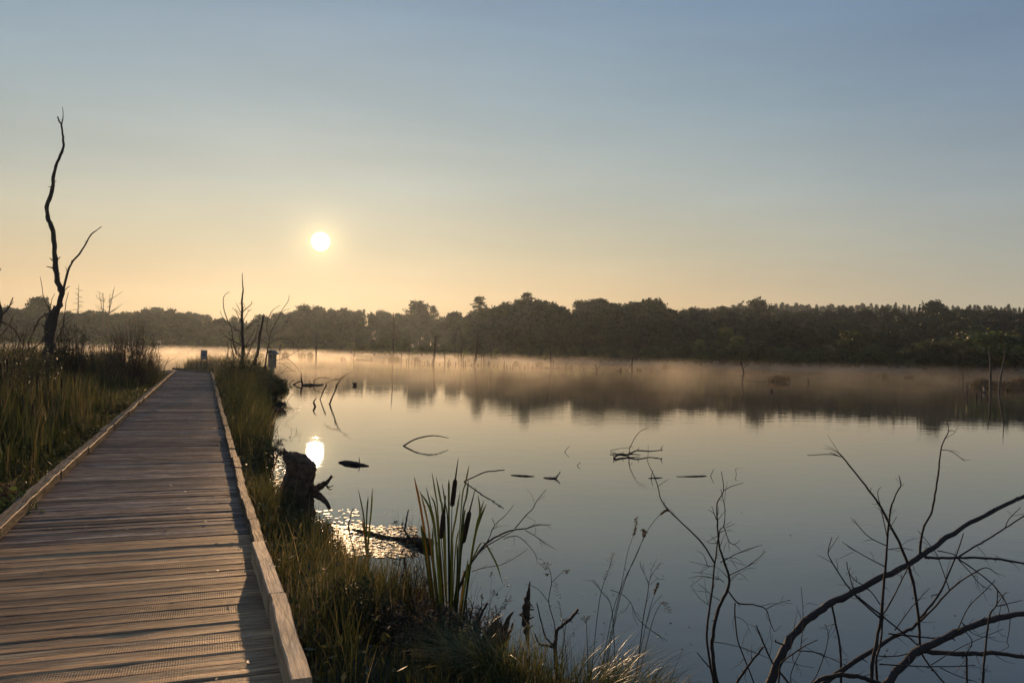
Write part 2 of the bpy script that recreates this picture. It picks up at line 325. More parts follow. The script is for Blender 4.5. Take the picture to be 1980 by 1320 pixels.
V = np.vstack([V, [[0, 0, gz(0, 0)]]])
i, j = np.meshgrid(np.arange(nr_-1), np.arange(naz), indexing='ij'); j2 = (j+1) % naz
a_, b_, c_, d_ = (i*naz+j).ravel(), (i*naz+j2).ravel(), ((i+1)*naz+j2).ravel(), ((i+1)*naz+j).ravel()
T = np.vstack([np.stack([a_, b_, c_], 1), np.stack([a_, c_, d_], 1), np.stack([np.full(naz, len(V)-1), (np.arange(naz)+1) % naz, np.arange(naz)], 1)])
T = T[:, ::-1]
o = link('ground', bigmesh('ground', V, T, M['soil'], smooth=True)); tag(o, 'dark peaty marsh ground and lake bed rising to wooded hills', kind='structure')
g = G(); ring = [(1100*math.cos(k*math.pi/24), 1100*math.sin(k*math.pi/24), 0) for k in range(48)]
g.add(ring, [tuple(range(48))]); o = g.put('lake_water', M['water']); tag(o, 'still lake water mirroring the sunrise sky', kind='structure')

# ---------------------------------------------------------------- haze and mist
def volmat(name, dens, aniso, col=(1, .97, .93, 1)):
    m = bpy.data.materials.new(name); m.use_nodes = True; t = m.node_tree; t.nodes.remove(t.nodes['Principled BSDF'])
    pv = nd(t, 'ShaderNodeVolumePrincipled'); pv.inputs['Density'].default_value = dens; pv.inputs['Anisotropy'].default_value = aniso; pv.inputs['Color'].default_value = col
    t.links.new(pv.outputs[0], t.nodes['Material Output'].inputs['Volume']); return m, t, pv
HZ, _, _ = volmat('haze_air', .00015, .60, (.80, .92, 1, 1))
g = G().box((0, 0, 41), 2400, 2400, 86); o = g.put('haze', HZ); tag(o, kind='stuff'); o['label'] = 'thin morning haze over the lake and woods'
MZ, t, pv = volmat('mist_volume', .0, .7, (1, .92, .80, 1))
tcx = nd(t, 'ShaderNodeTexCoord'); sx = nd(t, 'ShaderNodeSeparateXYZ'); t.links.new(tcx.outputs['Object'], sx.inputs[0])
nn = noise(t, tcx.outputs['Object'], .15, 3, .6, (1, .55, 1.6), .5)
mrr = nd(t, 'ShaderNodeMapRange'); t.links.new(nn, mrr.inputs[0]); mrr.inputs[1].default_value = .49; mrr.inputs[2].default_value = .64; mrr.inputs[3].default_value = .06; mrr.inputs[4].default_value = 1
zf = nd(t, 'ShaderNodeMapRange', interpolation_type='SMOOTHSTEP'); t.links.new(sx.outputs[2], zf.inputs[0]); zf.inputs[1].default_value = 1.9; zf.inputs[2].default_value = .1; zf.inputs[3].default_value = 0; zf.inputs[4].default_value = 1
mm = nd(t, 'ShaderNodeMath', operation='MULTIPLY'); t.links.new(mrr.outputs[0], mm.inputs[0]); t.links.new(zf.outputs[0], mm.inputs[1])
m3 = nd(t, 'ShaderNodeMath', operation='MULTIPLY'); t.links.new(mm.outputs[0], m3.inputs[0]); m3.inputs[1].default_value = .0072; t.links.new(m3.outputs[0], pv.inputs['Density'])
# the bank of mist lies over the open water from about 45 m out to the far shore
pts = [at(x, y, 0) for x, y in [(-200, 700), (300, 712), (480, 735), (800, 748), (1100, 755), (1500, 772), (2100, 795)]]
outer = [at(x, y, 0) for x, y in shore_px if -500 < x < 2600][::-1]
outer = [Vector((q.x*1.03, q.y*1.03, 0)) for q in outer]
poly = [Vector((q.x, q.y, .02)) for q in pts+outer]; n = len(poly)
g = G(); g.add(poly+[q+Vector((0, 0, 2.4)) for q in poly], [tuple(range(n-1, -1, -1)), tuple(range(n, 2*n))]+[(k, (k+1) % n, (k+1) % n+n, k+n) for k in range(n)])
o = g.put('mist', MZ); tag(o, 'low white mist drifting over the far half of the lake', kind='stuff')
MZ.cycles.volume_step_rate = .3

# ---------------------------------------------------------------- boardwalk
DZ = .45
vp = ray(395, 664); bd = Vector((vp.x, vp.y, 0)).normalized(); bt = Vector((bd.y, -bd.x, 0))   # along, and to the right
def st(p): return p.dot(bd), p.dot(bt)
sr, tr_ = st(at(484, 1045, DZ)); _, tr2 = st(at(409, 724, DZ)); sl0, tl = st(at(10, 1034, DZ)); _, tl2 = st(at(324, 728, DZ))
TR = (tr_+tr2)/2; TL = (tl+tl2)/2; SEND = st(at(410, 722, DZ))[0]
print('deck', TR, TL, SEND, tr_, tr2, tl, tl2)
def W(s, t, z=0.0): return bd*s + bt*t + Vector((0, 0, z))
bw = thing('boardwalk', 'weathered timber boardwalk running from the near left to the lake and turning left', 'boardwalk', W(2, (TL+TR)/2, DZ))
bloc = Vector(bw.location); bw.rotation_euler = (0, 0, 0)
yaw = math.atan2(bt.y, bt.x); Rz = Matrix.Rotation(yaw, 3, 'Z')
def plank_mesh(name, Lx, Wy, m, seed):
    r = random.Random(seed); g = G(); c = .008; h = .034
    cu = r.uniform(.0, .005); sec = [(-Wy/2, -h), (Wy/2, -h), (Wy/2, -c), (Wy/2-c, 0), (0, -cu), (-Wy/2+c, 0), (-Wy/2, -c)]
    xs = [-Lx/2+Lx*k/8 for k in range(9)]; xs[0] += r.uniform(-.015, .015); xs[-1] += r.uniform(-.015, .015)
    V = []; cup = r.uniform(-.003, .003); bw_ = [r.uniform(-.002, .002) for _ in range(9)]
    for q, x in enumerate(xs):
        for (y, z) in sec: V.append((x, y+bw_[q]*1.2, z+cup*(x/(Lx/2))**2+bw_[q]*.8))
    Fc = []
    for q in range(8):
        for k in range(7): k2 = (k+1) % 7; Fc.append((q*7+k, (q+1)*7+k, (q+1)*7+k2, q*7+k2))
    Fc += [tuple(range(7)), tuple(56+k for k in range(6, -1, -1))]
    g.add(V, Fc); return mesh(name, g.V, g.F, m)
PW = .124; PITCH = .1375; WID = TR-TL+.10
old = [plank_mesh('plank', WID, PW, M['old_plank'], k) for k in range(8)]
new = [plank_mesh('plank', WID+.16, .142, M['new_plank'], k+20) for k in range(6)]
SPLIT = st(at(200, 1052, DZ))[0]
scr = G()
def screws(c, R, half):
    for tx in (-half+.09, -half*.33, half*.33, half-.09):
        for ty in (-.036, .036):
            q = c + R @ Vector((tx+rnd.uniform(-.012, .012), ty+rnd.uniform(-.008, .008), .0025)); a0 = rnd.random()
            ringp = [q + Vector((.0042*math.cos(a0+k*1.047), .0042*math.sin(a0+k*1.047), 0)) for k in range(6)]
            scr.add([v-bloc for v in ringp]+[q-bloc+Vector((0, 0, .0015))], [(k, (k+1) % 6, 6) for k in range(6)])
s = 1.2; k = 0
while s < SEND+.5:
    isnew = s < SPLIT; me = rnd.choice(new if isnew else old)
    o = link('plank', me, bw); c = W(s, (TL+TR)/2-(.06 if isnew else 0), DZ+rnd.uniform(-.004, .004)+(.004 if isnew else 0))
    o.location = c-bloc; ang_ = rnd.uniform(-.0035, .0035)+(-.012 if isnew else 0)
    R = Matrix.Rotation(yaw+ang_, 3, 'Z') @ Matrix.Rotation(rnd.gauss(0, .006 if isnew else .028), 3, 'X'); o.rotation_euler = R.to_euler()
    if rnd.random() < .5: o.rotation_euler[2] += math.pi
    if s < 22: screws(c, R, WID/2)
    k += 1; s += (.152 if isnew else PITCH)
# the far leg turns left along the water
pc = W(SEND+.45, TR, DZ); dl = (at(322, 713.5, DZ)-at(410, 721.5, DZ)); dl.z = 0; dl.normalize(); dn = Vector((-dl.y, dl.x, 0))
if dn.dot(bd) < 0: dn = -dn
yaw2 = math.atan2(dn.y, dn.x)
short = [plank_mesh('plank', 2.1, PW, M['old_plank'], k+50) for k in range(3)]
corner = pc + dl*.15
for q in range(34):
    o = link('plank', rnd.choice(short), bw); c = corner + dl*(q*PITCH*1.02+.1) - dn*1.05 + Vector((0, 0, -.006+rnd.uniform(-.002, .002)))
    o.location = c-bloc; o.rotation_euler = (0, 0, yaw2+rnd.uniform(-.01, .01))
# curb boards
def beam(name, a, b, wd, ht, m, z0, taper=0):
    a = Vector(a); b = Vector(b); d = (b-a); ln = d.length; yw = math.atan2(d.y, d.x); r_ = .006
    g = G(); sec = [(-wd/2, 0), (wd/2, 0), (wd/2, ht-r_), (wd/2-r_, ht), (-wd/2+r_, ht), (-wd/2, ht-r_)]; nseg = 5
    for q in range(nseg+1):
        x = -ln/2+ln*q/nseg; jj = rnd.uniform(-.004, .004); jz = rnd.uniform(-.004, .004)
        for (y, z) in sec: g.V.append((x, y+jj, z+(jz if z > 0 else 0)))
    for q in range(nseg):
        for kk in range(6): k2 = (kk+1) % 6; g.F.append((q*6+kk, (q+1)*6+kk, (q+1)*6+k2, q*6+k2))
    g.F += [tuple(range(6)), tuple(nseg*6+kk for kk in range(5, -1, -1))]
    o = link(name, mesh(name, g.V, g.F, m), bw); c = (a+b)/2; o.location = Vector((c.x, c.y, z0))-bloc; o.rotation_euler = (rnd.uniform(-.02, .02), 0, yw); return o
def run(s0, s1, t0, t1, m, wd=.10, ht=.095, step=1.05):
    s = s0
    while s < s1-.1:
        e = min(s+step*rnd.uniform(.85, 1.15), s1); f = lambda q: t0+(t1-t0)*(q-s0)/(s1-s0); j = rnd.uniform(-.012, .012)
        beam('curb_board', W(s+.006, f(s)+j), W(e-.006, f(e)+j+rnd.uniform(-.008, .008)), wd*rnd.uniform(.93, 1.07), ht*rnd.uniform(.9, 1.08), m, DZ+.006)
        s = e
NB = st(at(487, 1048, DZ+.13))[0]
run(3.0, SEND+.2, TL, TL, M['old_beam'], .115, .10)
run(NB+.02, SEND+.3, TR+.03, TR-.0, M['old_beam'], .08, .085)
# newer, higher board at the near right, laid in two lengths
pa = at(499, 1046, DZ+.145); pb = at(536, 1146, DZ+.145); pcx = at(583, 1313, DZ+.145); pz = at(640, 1480, DZ+.09)
beam('curb_board', pa, pb, .088, .14, M['new_beam'], DZ+.008)['label'] = 'pale newer curb board'
beam('curb_board', pb+(pcx-pb)*.006, pcx, .088, .14, M['new_beam'], DZ+.008)['label'] = 'pale newer curb board'
beam('curb_board', at(584, 1318, DZ+.1), pz, .085, .10, M['new_beam'], DZ+.006)
# curb along the far leg
pcb = corner + dn*.05
q = pcb + bt*0.0
for kk in range(5):
    beam('curb_board', q, q+dl*1.1, .10, .11, M['old_beam'], DZ+.006); q = q+dl*1.11
# bearers and posts under the deck
for tt in (TL+.15, (TL+TR)/2, TR-.15):
    g = G().box((W(1+(SEND)/2, tt, DZ-.034-.075-.004))-bloc, SEND-.2, .09, .15, Matrix.Rotation(math.atan2(bd.y, bd.x), 3, 'Z')); g.put('bearer', M['old_beam'], bw)
s = 2.2
while s < SEND:
    for tt in (TL+.05, TR-.05):
        g = G().tube([W(s, tt, -.2)-bloc, W(s, tt, DZ-.19)-bloc], [.06, .06], 8); g.put('post', M['old_beam'], bw, True)
    s += 2.4
o = scr.put('screw_head', M['screw'], bw); o['kind'] = 'stuff'

# dead leaves and bits of litter dropped on the planks
g = G()
for _ in range(150):
    sq = 2.6+rnd.random()**1.5*22; c = W(sq, TL+.1+(TR-TL-.2)*rnd.choice((rnd.random(), rnd.random()**3, 1-rnd.random()**3)), DZ+.012)-bloc; a = rnd.uniform(0, 6.28); l_ = rnd.uniform(.008, .03); d = Vector((math.cos(a), math.sin(a), rnd.uniform(-.1, .3)))*l_; e = Vector((-math.sin(a), math.cos(a), rnd.uniform(-.1, .3)))*l_*.4
    g.add([c-d, c-e, c+d, c+e], [(0, 1, 2), (0, 2, 3)])
o = g.put('leaf_litter', M['litter'], bw); o['kind'] = 'stuff'

# ---------------------------------------------------------------- woods round the lake
def leafcloud(centers, radii, nper, size, flat=.8, seed=0):
    r = np.random.default_rng(seed); C = []; 
    for c_, q, n_ in zip(centers, radii, nper):
        d = r.normal(size=(n_, 3)); d /= np.linalg.norm(d, axis=1)[:, None]
        rad = q*(r.random(n_)**.42)[:, None]*(1+.18*r.normal(size=(n_, 1))); C.append(np.array(c_)+d*rad*np.array([1, 1, flat]))
    P = np.vstack(C); n = len(P)
    e1 = r.normal(size=(n, 3)); e1 /= np.linalg.norm(e1, axis=1)[:, None]; e2 = np.cross(e1, r.normal(size=(n, 3))); e2 /= np.linalg.norm(e2, axis=1)[:, None]
    s_ = size*(.6+.8*r.random((n, 1)))
    V = np.stack([P+e1*s_, P-e1*s_*.5+e2*s_*.8, P-e1*s_*.6-e2*s_*.7], 1).reshape(-1, 3); T = np.arange(3*n).reshape(-1, 3)
    cl = np.concatenate([np.full(n_, r.random()) for n_ in nper]); return V, T, np.repeat(np.clip(.15*r.random(n)+.85*cl, 0, 1), 3)
def broad(seed, Hh=1.0, spread=.34, leaf=.023, low=.12, n=4800):
    """unit-height broadleaf crown and trunk meshes"""
    r = np.random.default_rng(seed); cs = []; rr = []
    for k in range(26):
        z = low+(.93-low)*((k+.5)/26)**.85; prof = spread*math.sin(math.pi*min(1, (.18+.82*z)))**.55*(1.02-.25*z)
        a = r.uniform(0, 6.28); q = prof*math.sqrt(r.random())*.8
        cs.append((q*math.cos(a), q*math.sin(a), z)); rr.append(r.uniform(.07, .14))
    cs.append((0, 0, .9)); rr.append(.09)
    wts = np.array(rr)**2; wts = (wts/wts.sum()*n).astype(int)
    V, T, a = leafcloud(cs, rr, wts, leaf, .8, seed)
    cr = bigmesh('crown', V, T, M['leaf'], a)
    g = G(); g.tube([(0, 0, -.03), (.005, 0, .3), (0, .01, .6), (0, 0, .85)], [.022, .017, .011, .004], 6)
    for c_ in cs[::3]: g.tube([(0, 0, max(.15, c_[2]-.18)), (c_[0]*.5, c_[1]*.5, c_[2]-.07), c_], [.008, .005, .002], 4)
    return cr, mesh('trunk', g.V, g.F, M['bark'], True)
def fir(seed, spread=.17, n=2200, leaf=.017):
    r = np.random.default_rng(seed); P = []; g = G(); g.tube([(0, 0, -.03), (0, 0, .5), (0, 0, .99)], [.016, .010, .002], 6)
    lev = 30; V = []; 
    for k in range(lev):
        z = .08+.9*k/lev; L_ = spread*(1-z)**.75*r.uniform(.75, 1.15)+.01
        for q in range(6):
            a = r.uniform(0, 6.28); m_ = max(3, int(n/lev/6)); u = r.random(m_)**.7
            x = np.stack([np.cos(a)*u*L_+r.normal(size=m_)*.008, np.sin(a)*u*L_+r.normal(size=m_)*.008, z-u*L_*.35+u*u*L_*.25+r.normal(size=m_)*.007], 1); P.append(x)
    P = np.vstack(P); n_ = len(P); e1 = r.normal(size=(n_, 3))*[1, 1, .5]; e1 /= np.linalg.norm(e1, axis=1)[:, None]; e2 = np.cross(e1, r.normal(size=(n_, 3))); e2 /= np.linalg.norm(e2, axis=1)[:, None]
    s_ = leaf*(.6+.8*r.random((n_, 1))); V = np.stack([P+e1*s_, P-e1*s_*.6+e2*s_*.5, P-e1*s_*.6-e2*s_*.5], 1).reshape(-1, 3)
    return bigmesh('crown', V, np.arange(3*n_).reshape(-1, 3), M['needle'], np.repeat(r.random(n_), 3)), mesh('trunk', g.V, g.F, M['bark'], True)
def willow(seed, n=2200):
    r = np.random.default_rng(seed); cs = []; rr = []
    for k in range(18):
        a = r.uniform(0, 6.28); q = r.random()**.6; cs.append((.42*q*math.cos(a), .42*q*math.sin(a), .15+.72*r.random()*(1-.35*q))); rr.append(r.uniform(.12, .2))
    V, T, a = leafcloud(cs, rr, [n//18]*18, .028, .8, seed); g = G()
    for k in range(5):
        c_ = cs[k*3]; g.tube([(0, 0, -.03), (c_[0]*.4, c_[1]*.4, c_[2]*.5), c_], [.02, .012, .004], 5)
    return bigmesh('crown', V, T, M['willow'], a), mesh('trunk', g.V, g.F, M['bark'], True)
BR = [broad(k+1, spread=[.30, .36, .28, .40, .33, .24, .37, .31][k], low=[.1, .14, .06, .12, .2, .1, .05, .16][k]) for k in range(8)]
FR = [fir(k+31, spread=[.15, .19, .13, .17][k]) for k in range(4)]
PINE = [broad(k+61, spread=.24, low=.5, n=1800) for k in range(2)]
WL = [willow(k+81) for k in range(5)]
SKY = np.array([(-400, 600), (0, 592), (60, 588), (110, 596), (180, 601), (300, 592), (330, 594), (400, 606), (470, 612), (560, 597), (590, 590), (620, 594), (700, 592), (760, 603), (790, 600), (850, 610), (880, 604), (900, 600), (950, 588), (965, 583), (1000, 580), (1040, 578), (1080, 586), (1105, 592), (1125, 582), (1160, 577), (1190, 584), (1230, 577), (1280, 580), (1310, 596), (1350, 596), (1400, 590), (1500, 588), (1600, 590), (1700, 588), (1800, 592), (1900, 590), (1980, 593), (2400, 600)])
BACKR = np.array([(-400, 400), (300, 430), (560, 390), (640, 400), (760, 430), (860, 560), (900, 320), (1018, 285), (1280, 290), (1400, 330), (1500, 400), (2400, 430)])
def skyy(x): return float(np.interp(x, SKY[:, 0], SKY[:, 1]))
def base_r(x): return float(np.interp(x, BACKR[:, 0], BACKR[:, 1]))
def horizon(x): return 680+math.tan(ROL)*(x-990)
def far_pt(x, r):
    d = ray(x, horizon(x)); d = Vector((d.x, d.y, 0)).normalized(); return d*r
def tree(kindname, var, x, r, ytop, label, group, cat='tree', wide=1.0, parts=True):
    p = far_pt(x, r); z0 = gz(p.x, p.y); d = depth(p)
    ztop = dp(x, ytop, d).z; h = ztop-z0
    if h < 1: return
    t = thing(kindname, label, cat, (p.x, p.y, z0), group); t.rotation_euler[2] = rnd.uniform(0, 6.28); t.scale = (h*wide, h*wide, h)
    link('trunk', var[1], t); link('crown', var[0], t); return t
# skyline row
x = -60
ZONES = [(90, 'far left, behind the crooked dead tree'), (240, 'left, below the bare many-stemmed tree'), (420, 'left, behind the notice board'), (540, 'left, behind the bare spruce-like tree'), (680, 'centre left, under the sun'), (780, 'centre left, behind the very tall thin snag'), (880, 'centre left, by the round-topped pine'), (980, 'centre, by the tall layered fir'), (1090, 'centre, round the highest fir'),
         (1210, 'centre right, round the dome-topped tree'), (1330, 'centre right, round the wide flat-crowned tree'), (1440, 'right, at the foot of the long hill'), (1560, 'right, near the flat-topped pine'), (1720, 'right, above the wide brown tussock'), (1860, 'right, below the big oak-like tree'), (9999, 'far right, behind the islet')]
def region(x): return next(z for lim, z in ZONES if x < lim)
while x < 2060:
    y = skyy(x)+rnd.choice((0, 1, 3, 6))+rnd.uniform(-2, 3)+(5 if x > 1480 else 2 if x > 1340 else 0); r = base_r(x)*rnd.uniform(.96, 1.08)
    hh = (horizon(x)-y)*r/FPX+2
    tree('broadleaf_tree', rnd.choice(BR+PINE+FR[:1] if x < 900 else BR+FR[:1]), x, r, y, 'rounded broadleaf skyline tree, '+region(x), 'skyline trees, '+region(x), wide=rnd.uniform(.8, 1.15))
    x += rnd.uniform(9, 19)*(1 if x < 1350 else 1.5)
# lower trees in front of the skyline row
for row in range(3):
    x = -60
    while x < 2060:
        sr_ = float(shore_r(math.atan2(far_pt(x, 1).x, far_pt(x, 1).y))); r = sr_+(base_r(x)-sr_)*(.72-.2*row)*rnd.uniform(.94, 1.06)
        y = skyy(x)+[13, 32, 52][row]*rnd.uniform(.6, 1.35); 
        tree('understorey_tree', rnd.choice(BR+PINE[:1] if row == 0 else BR), x, r, min(y, horizon(x)-8), ['tree just below the skyline row, ', 'tree half way down the wood, ', 'lowest tree of the wood, '][row]+region(x), ['trees just below the skyline, ', 'trees half way down the wood, ', 'lowest trees of the wood, '][row]+region(x), wide=rnd.uniform(.95, 1.35)*(1.35 if x < 600 else 1))
        x += rnd.uniform(22, 38)*(.7 if x < 560 else 1)
# hillside conifers, small and pointed along the right skyline
for x0 in np.arange(1340, 2030, 3.7):
    x = x0+rnd.uniform(-3, 3); r = rnd.uniform(640, 820)
    tree('hillside_spruce', rnd.choice(FR), x, r, skyy(x)+rnd.gauss(.5, 2.4), 'small pointed hilltop spruce on the skyline, '+region(x), 'hilltop spruces, '+region(x), wide=rnd.uniform(1.5, 2.2))
for x0 in np.arange(1380, 2030, 17):
    x = x0+rnd.uniform(-8, 8); r = rnd.uniform(500, 620)
    tree('slope_tree', rnd.choice(BR+FR), x, r, skyy(x)+rnd.uniform(8, 22), 'tree part way up the wooded slope, '+region(x), 'trees on the wooded slope, '+region(x), wide=1.25)
# ones that stand out
for x, y, r, v, lab, k in [
    (925, 569, 315, FR[1], 'tall fir with layered boughs standing alone left of the centre hilltop', 'fir_tree'), (1018, 561, 282, FR[3], 'highest fir of the centre ridge, its tip above all others', 'fir_tree'),
    (806, 580, 425, PINE[0], 'dense round-topped pine rising above the hazy wood left of centre', 'pine_tree'), (836, 588, 430, FR[0], 'small pointed fir just right of the round-topped pine', 'fir_tree'),
    (1460, 576, 400, PINE[1], 'flat-topped pine standing above the spruces right of centre', 'pine_tree'), (1802, 580, 390, BR[3], 'big dark oak-like tree breaking the right-hand skyline', 'broadleaf_tree'),
    (590, 589, 380, BR[0], 'loose-crowned tree at the left end of the hazy centre wood', 'broadleaf_tree'), (612, 591, 384, BR[5], 'upright leafy tree beside the loose-crowned one in the haze', 'broadleaf_tree'),
    (1150, 574, 286, BR[1], 'broad dome-topped tree right of the centre ridge', 'broadleaf_tree'), (1250, 577, 290, BR[6], 'wide flat-crowned tree on the dark skyline right of centre', 'broadleaf_tree'),
    (75, 573, 400, BR[4], 'feathery birch-like tree above the misty left shore', 'broadleaf_tree'), (1490, 587, 410, FR[2], 'slim spruce just right of the flat-topped pine', 'fir_tree'), (1395, 588, 330, FR[0], 'short fir at the left end of the right-hand hill', 'fir_tree'),
    (878, 601, 330, BR[2], 'pale tree at the edge of the gap left of the tall fir', 'broadleaf_tree')]:
    tree(k, v, x, r, y, lab, None, wide=2.0 if v in FR else 1.35 if v in PINE else 1.15)
for x in (372, 392, 408, 421, 438, 640, 655):
    tree('understorey_tree', BR[2], x, 345+rnd.uniform(-15, 15), 628+rnd.uniform(-4, 6), 'low spreading tree filling the wood, '+region(x), 'low spreading trees, '+region(x), wide=2.2)
# willow and birch scrub along the water's edge
x = 60
while x < 2040:
    sr_ = float(shore_r(math.atan2(far_pt(x, 1).x, far_pt(x, 1).y))); r = sr_+rnd.uniform(7, 40)
    top = float(np.interp(x, [60, 500, 600, 740, 900, 1000, 1150, 1300, 1450, 1600, 1750, 1850, 1980], [655, 655, 668, 655, 668, 676, 670, 660, 655, 668, 665, 655, 660]))+rnd.uniform(-12, 12)
    tree('willow_scrub', rnd.choice(WL), x, r, top, 'bushy willow scrub at the shore, '+region(x), 'willow scrub at the shore, '+region(x), 'shrub', wide=rnd.uniform(1.0, 1.7))
    x += rnd.uniform(11, 24)
for x, y, r, wd in [(1912, 622, 175, 1.9), (1860, 652, 165, 1.5), (1800, 655, 165, 1.6), (1945, 640, 178, 1.9), (1425, 645, 160, 1.2), (1400, 625, 170, .9), (1640, 632, 180, 1.4), (1355, 650, 155, .9)]:
    tree('green_willow', WL[int(x) % 5], x, r, y, {1912: 'tall rounded yellow-green willow above the far right shore', 1860: 'low spreading yellow-green willow left of the tall rounded one', 1800: 'wide low green willow furthest left of the yellow-green clump', 1945: 'darker willow behind the far right islet', 1425: 'green willow behind the forked snag right of centre', 1400: 'narrow tall willow left of the forked snag right of centre', 1640: 'big dark mounded willow on the right shore', 1355: 'narrow light willow at the bend of the right shore'}[x], None, 'tree', wide=wd)
# bare trees on the left shore
def bare(x, ytop, r, kind, label):
    p = far_pt(x, r); z0 = gz(p.x, p.y); d = depth(p); h = dp(x, ytop, d).z-z0
    t = thing('bare_tree', label, 'dead tree', (p.x, p.y, z0))
    rr = random.Random(int(x))
    if kind == 'spruce':
        G().tube([(0, 0, -.5), (0, 0, h*.5), (0, 0, h)], [.24, .17, .05], 6).put('trunk', M['far_bark'], t, True)
        for k in range(22):
            z = h*(.35+.6*k/22); L_ = h*.16*(1.15-z/h)*rr.uniform(.6, 1.4)+.4; a = rr.uniform(0, 6.28); dx, dy = math.cos(a)*L_, math.sin(a)*L_
            G().tube([(0, 0, z), (dx*.6, dy*.6, z+L_*.05), (dx, dy, z-L_*.12)], [.10, .07, .03], 4).put('branch', M['far_bark'], t, True)
    else:
        for k in range(5):
            dx = rr.uniform(-3, 3); G().tube([(dx*.3, 0, -.5), (dx*.6, rr.uniform(-1, 1), h*.55), (dx*1.1, rr.uniform(-1.5, 1.5), h*rr.uniform(.86, 1))], [.2, .14, .05], 5).put('trunk', M['far_bark'], t, True)
        for k in range(18):
            z = h*rr.uniform(.5, .85); s_ = rr.choice((-1, 1)); L_ = rr.uniform(2, 5.5)
            G().tube([(s_*rr.uniform(0, 1.5), 0, z), (s_*L_*.6, rr.uniform(-2, 2), z+L_*.25), (s_*L_, rr.uniform(-2, 2), z+L_*.6)], [.09, .07, .03], 4).put('branch', M['far_bark'], t, True)
bare(149, 549, 300, 'spruce', 'bare dead spruce with drooping side boughs above the left shore')
bare(203, 553, 300, 'multi', 'bare many-stemmed dead tree fanning above the left shore')

# ---------------------------------------------------------------- dead wood traced at true size and distance
def traced(name, label, cat, dep, strokes, mat='dark_bark', group=None, foot=None, spurs=0, sides=6, rough=.12, twist=.3, loc=None, k=4, rs=1.0):
    """strokes: (part name, points in photo pixels, start radius, end radius[, extra depth at the end]) - turned into real branches at distance dep"""
    if foot is not None and dep is None: dep = depth(at(*foot, 0.0))
    sc = dep/FPX; p0 = strokes[0][1][0]; base = dp(*p0, dep) if loc is None else loc
    t = thing(name, label, cat, base, group); done = []
    for si, st_ in enumerate(strokes):
        nm, pts, r0, r1 = st_[:4]; d0 = dep
        if done:
            q = min(done, key=lambda e: (e[0]-pts[0][0])**2+(e[1]-pts[0][1])**2)
            if math.hypot(q[0]-pts[0][0], q[1]-pts[0][1]) < 14: d0 = q[2]
        L_ = sum(math.hypot(pts[i+1][0]-pts[i][0], pts[i+1][1]-pts[i][1]) for i in range(len(pts)-1))*sc
        d1 = d0 + (st_[4] if len(st_) > 4 else (0 if si == 0 else rnd.uniform(-twist, twist)*L_))
        P2 = catmull([(x, y, 0) for x, y in pts], k); n = len(P2); P = []; R = []
        for i, q in enumerate(P2):
            u = i/(n-1); dd = d0+(d1-d0)*u; P.append(dp(q.x, q.y, dd)); R.append(max(.0006, (r0+(r1-r0)*u)*sc*rs)); done.append((q.x, q.y, dd))
        for i in range(1, n-1):
            P[i] = P[i]+Vector([rnd.uniform(-1, 1)*R[i]*.28 for _ in range(3)])
        g = G(); g.tube([q-base for q in P], R, sides, True, rough)
        for _ in range(spurs if si < 3 else spurs//3):
            i = rnd.randrange(n//5, n-1); d = Vector([rnd.uniform(-1, 1) for _ in range(3)]).normalized()
            g.tube([P[i]-base, P[i]-base+d*(R[i]*rnd.uniform(1.8, 3.5)+.3*sc)], [R[i]*.35, R[i]*.15], 4)
        if mat == 'twig' and L_ > .12:
            for _ in range(int(2+L_*5)):
                i = rnd.randrange(n//5, n-1); ax = (P[i+1]-P[i]).normalized(); d = (ax+Vector([rnd.uniform(-1, 1) for _ in range(3)])).normalized(); l_ = rnd.uniform(.03, .13)
                m1 = P[i]-base+d*l_*.5+Vector((0, 0, rnd.uniform(-.01, .01))); g.tube([P[i]-base, m1, m1+(d+Vector([rnd.uniform(-.5, .5) for _ in range(3)])).normalized()*l_*.5], [min(R[i]*.4, .0022), .0012, .0006], 4)
        g.put(nm, M[mat], t, True)
    return t
def stand(px, py): return depth(at(px, py, 0))
B = 'branch'; TK = 'trunk'
# tall dead tree by the left edge
traced('dead_tree', 'tall thin crooked dead tree with a thick broken stub, left of the boardwalk', 'dead tree', 24, [
    (TK, [(96, 712), (97, 690), (103, 640), (112, 597), (118.7, 568), (110.5, 536), (106.4, 499), (104.3, 454), (93.3, 425.5), (90.8, 401), (100.7, 368), (103, 343.7), (110.5, 315), (122, 288), (122, 266), (118.7, 241.4)], 6.5, 1.6),
    (B, [(118.7, 241.4), (122, 227), (120.7, 207)], 1.3, .4), (B, [(118.7, 241.4), (114, 233), (111.3, 226)], 1.5, 1.0),
    (B, [(119, 575), (127, 540), (137, 511), (157.5, 485), (176, 454), (186, 446), (196.4, 438)], 2.4, .6),
    (B, [(122.7, 567), (128, 558), (135, 553)], 1, .5), (B, [(131, 528), (128, 520), (127, 515)], .7, .3), (B, [(138, 509), (138, 503)], .7, .3),
    ('stub', [(96, 714), (97, 690), (96, 655), (99, 622), (101, 603)], 11, 7.5, 0), ('stub', [(102, 606), (104, 598), (105.5, 590)], 5, .8, 0),
    (B, [(92.5, 606), (76.7, 617), (66.7, 638), (56.7, 660), (55.8, 682)], 1.5, 1.1), (B, [(88, 655), (71.7, 668), (55, 682)], 1.6, 1.1),
    (B, [(96.7, 600), (85, 578), (81, 552), (77.5, 535)], 1, .4), (B, [(98, 595), (100, 580), (106.7, 567)], .8, .3),
    (B, [(110, 655), (121.7, 632), (124, 613), (128, 583), (132.5, 565)], 1.3, .4), (B, [(121, 622), (130, 616), (142, 607)], .8, .4), (B, [(117, 638), (127, 628), (143, 610)], .8, .3),
    (B, [(113, 665), (118, 640), (113, 625)], 1, .4)], spurs=12, rough=.16)
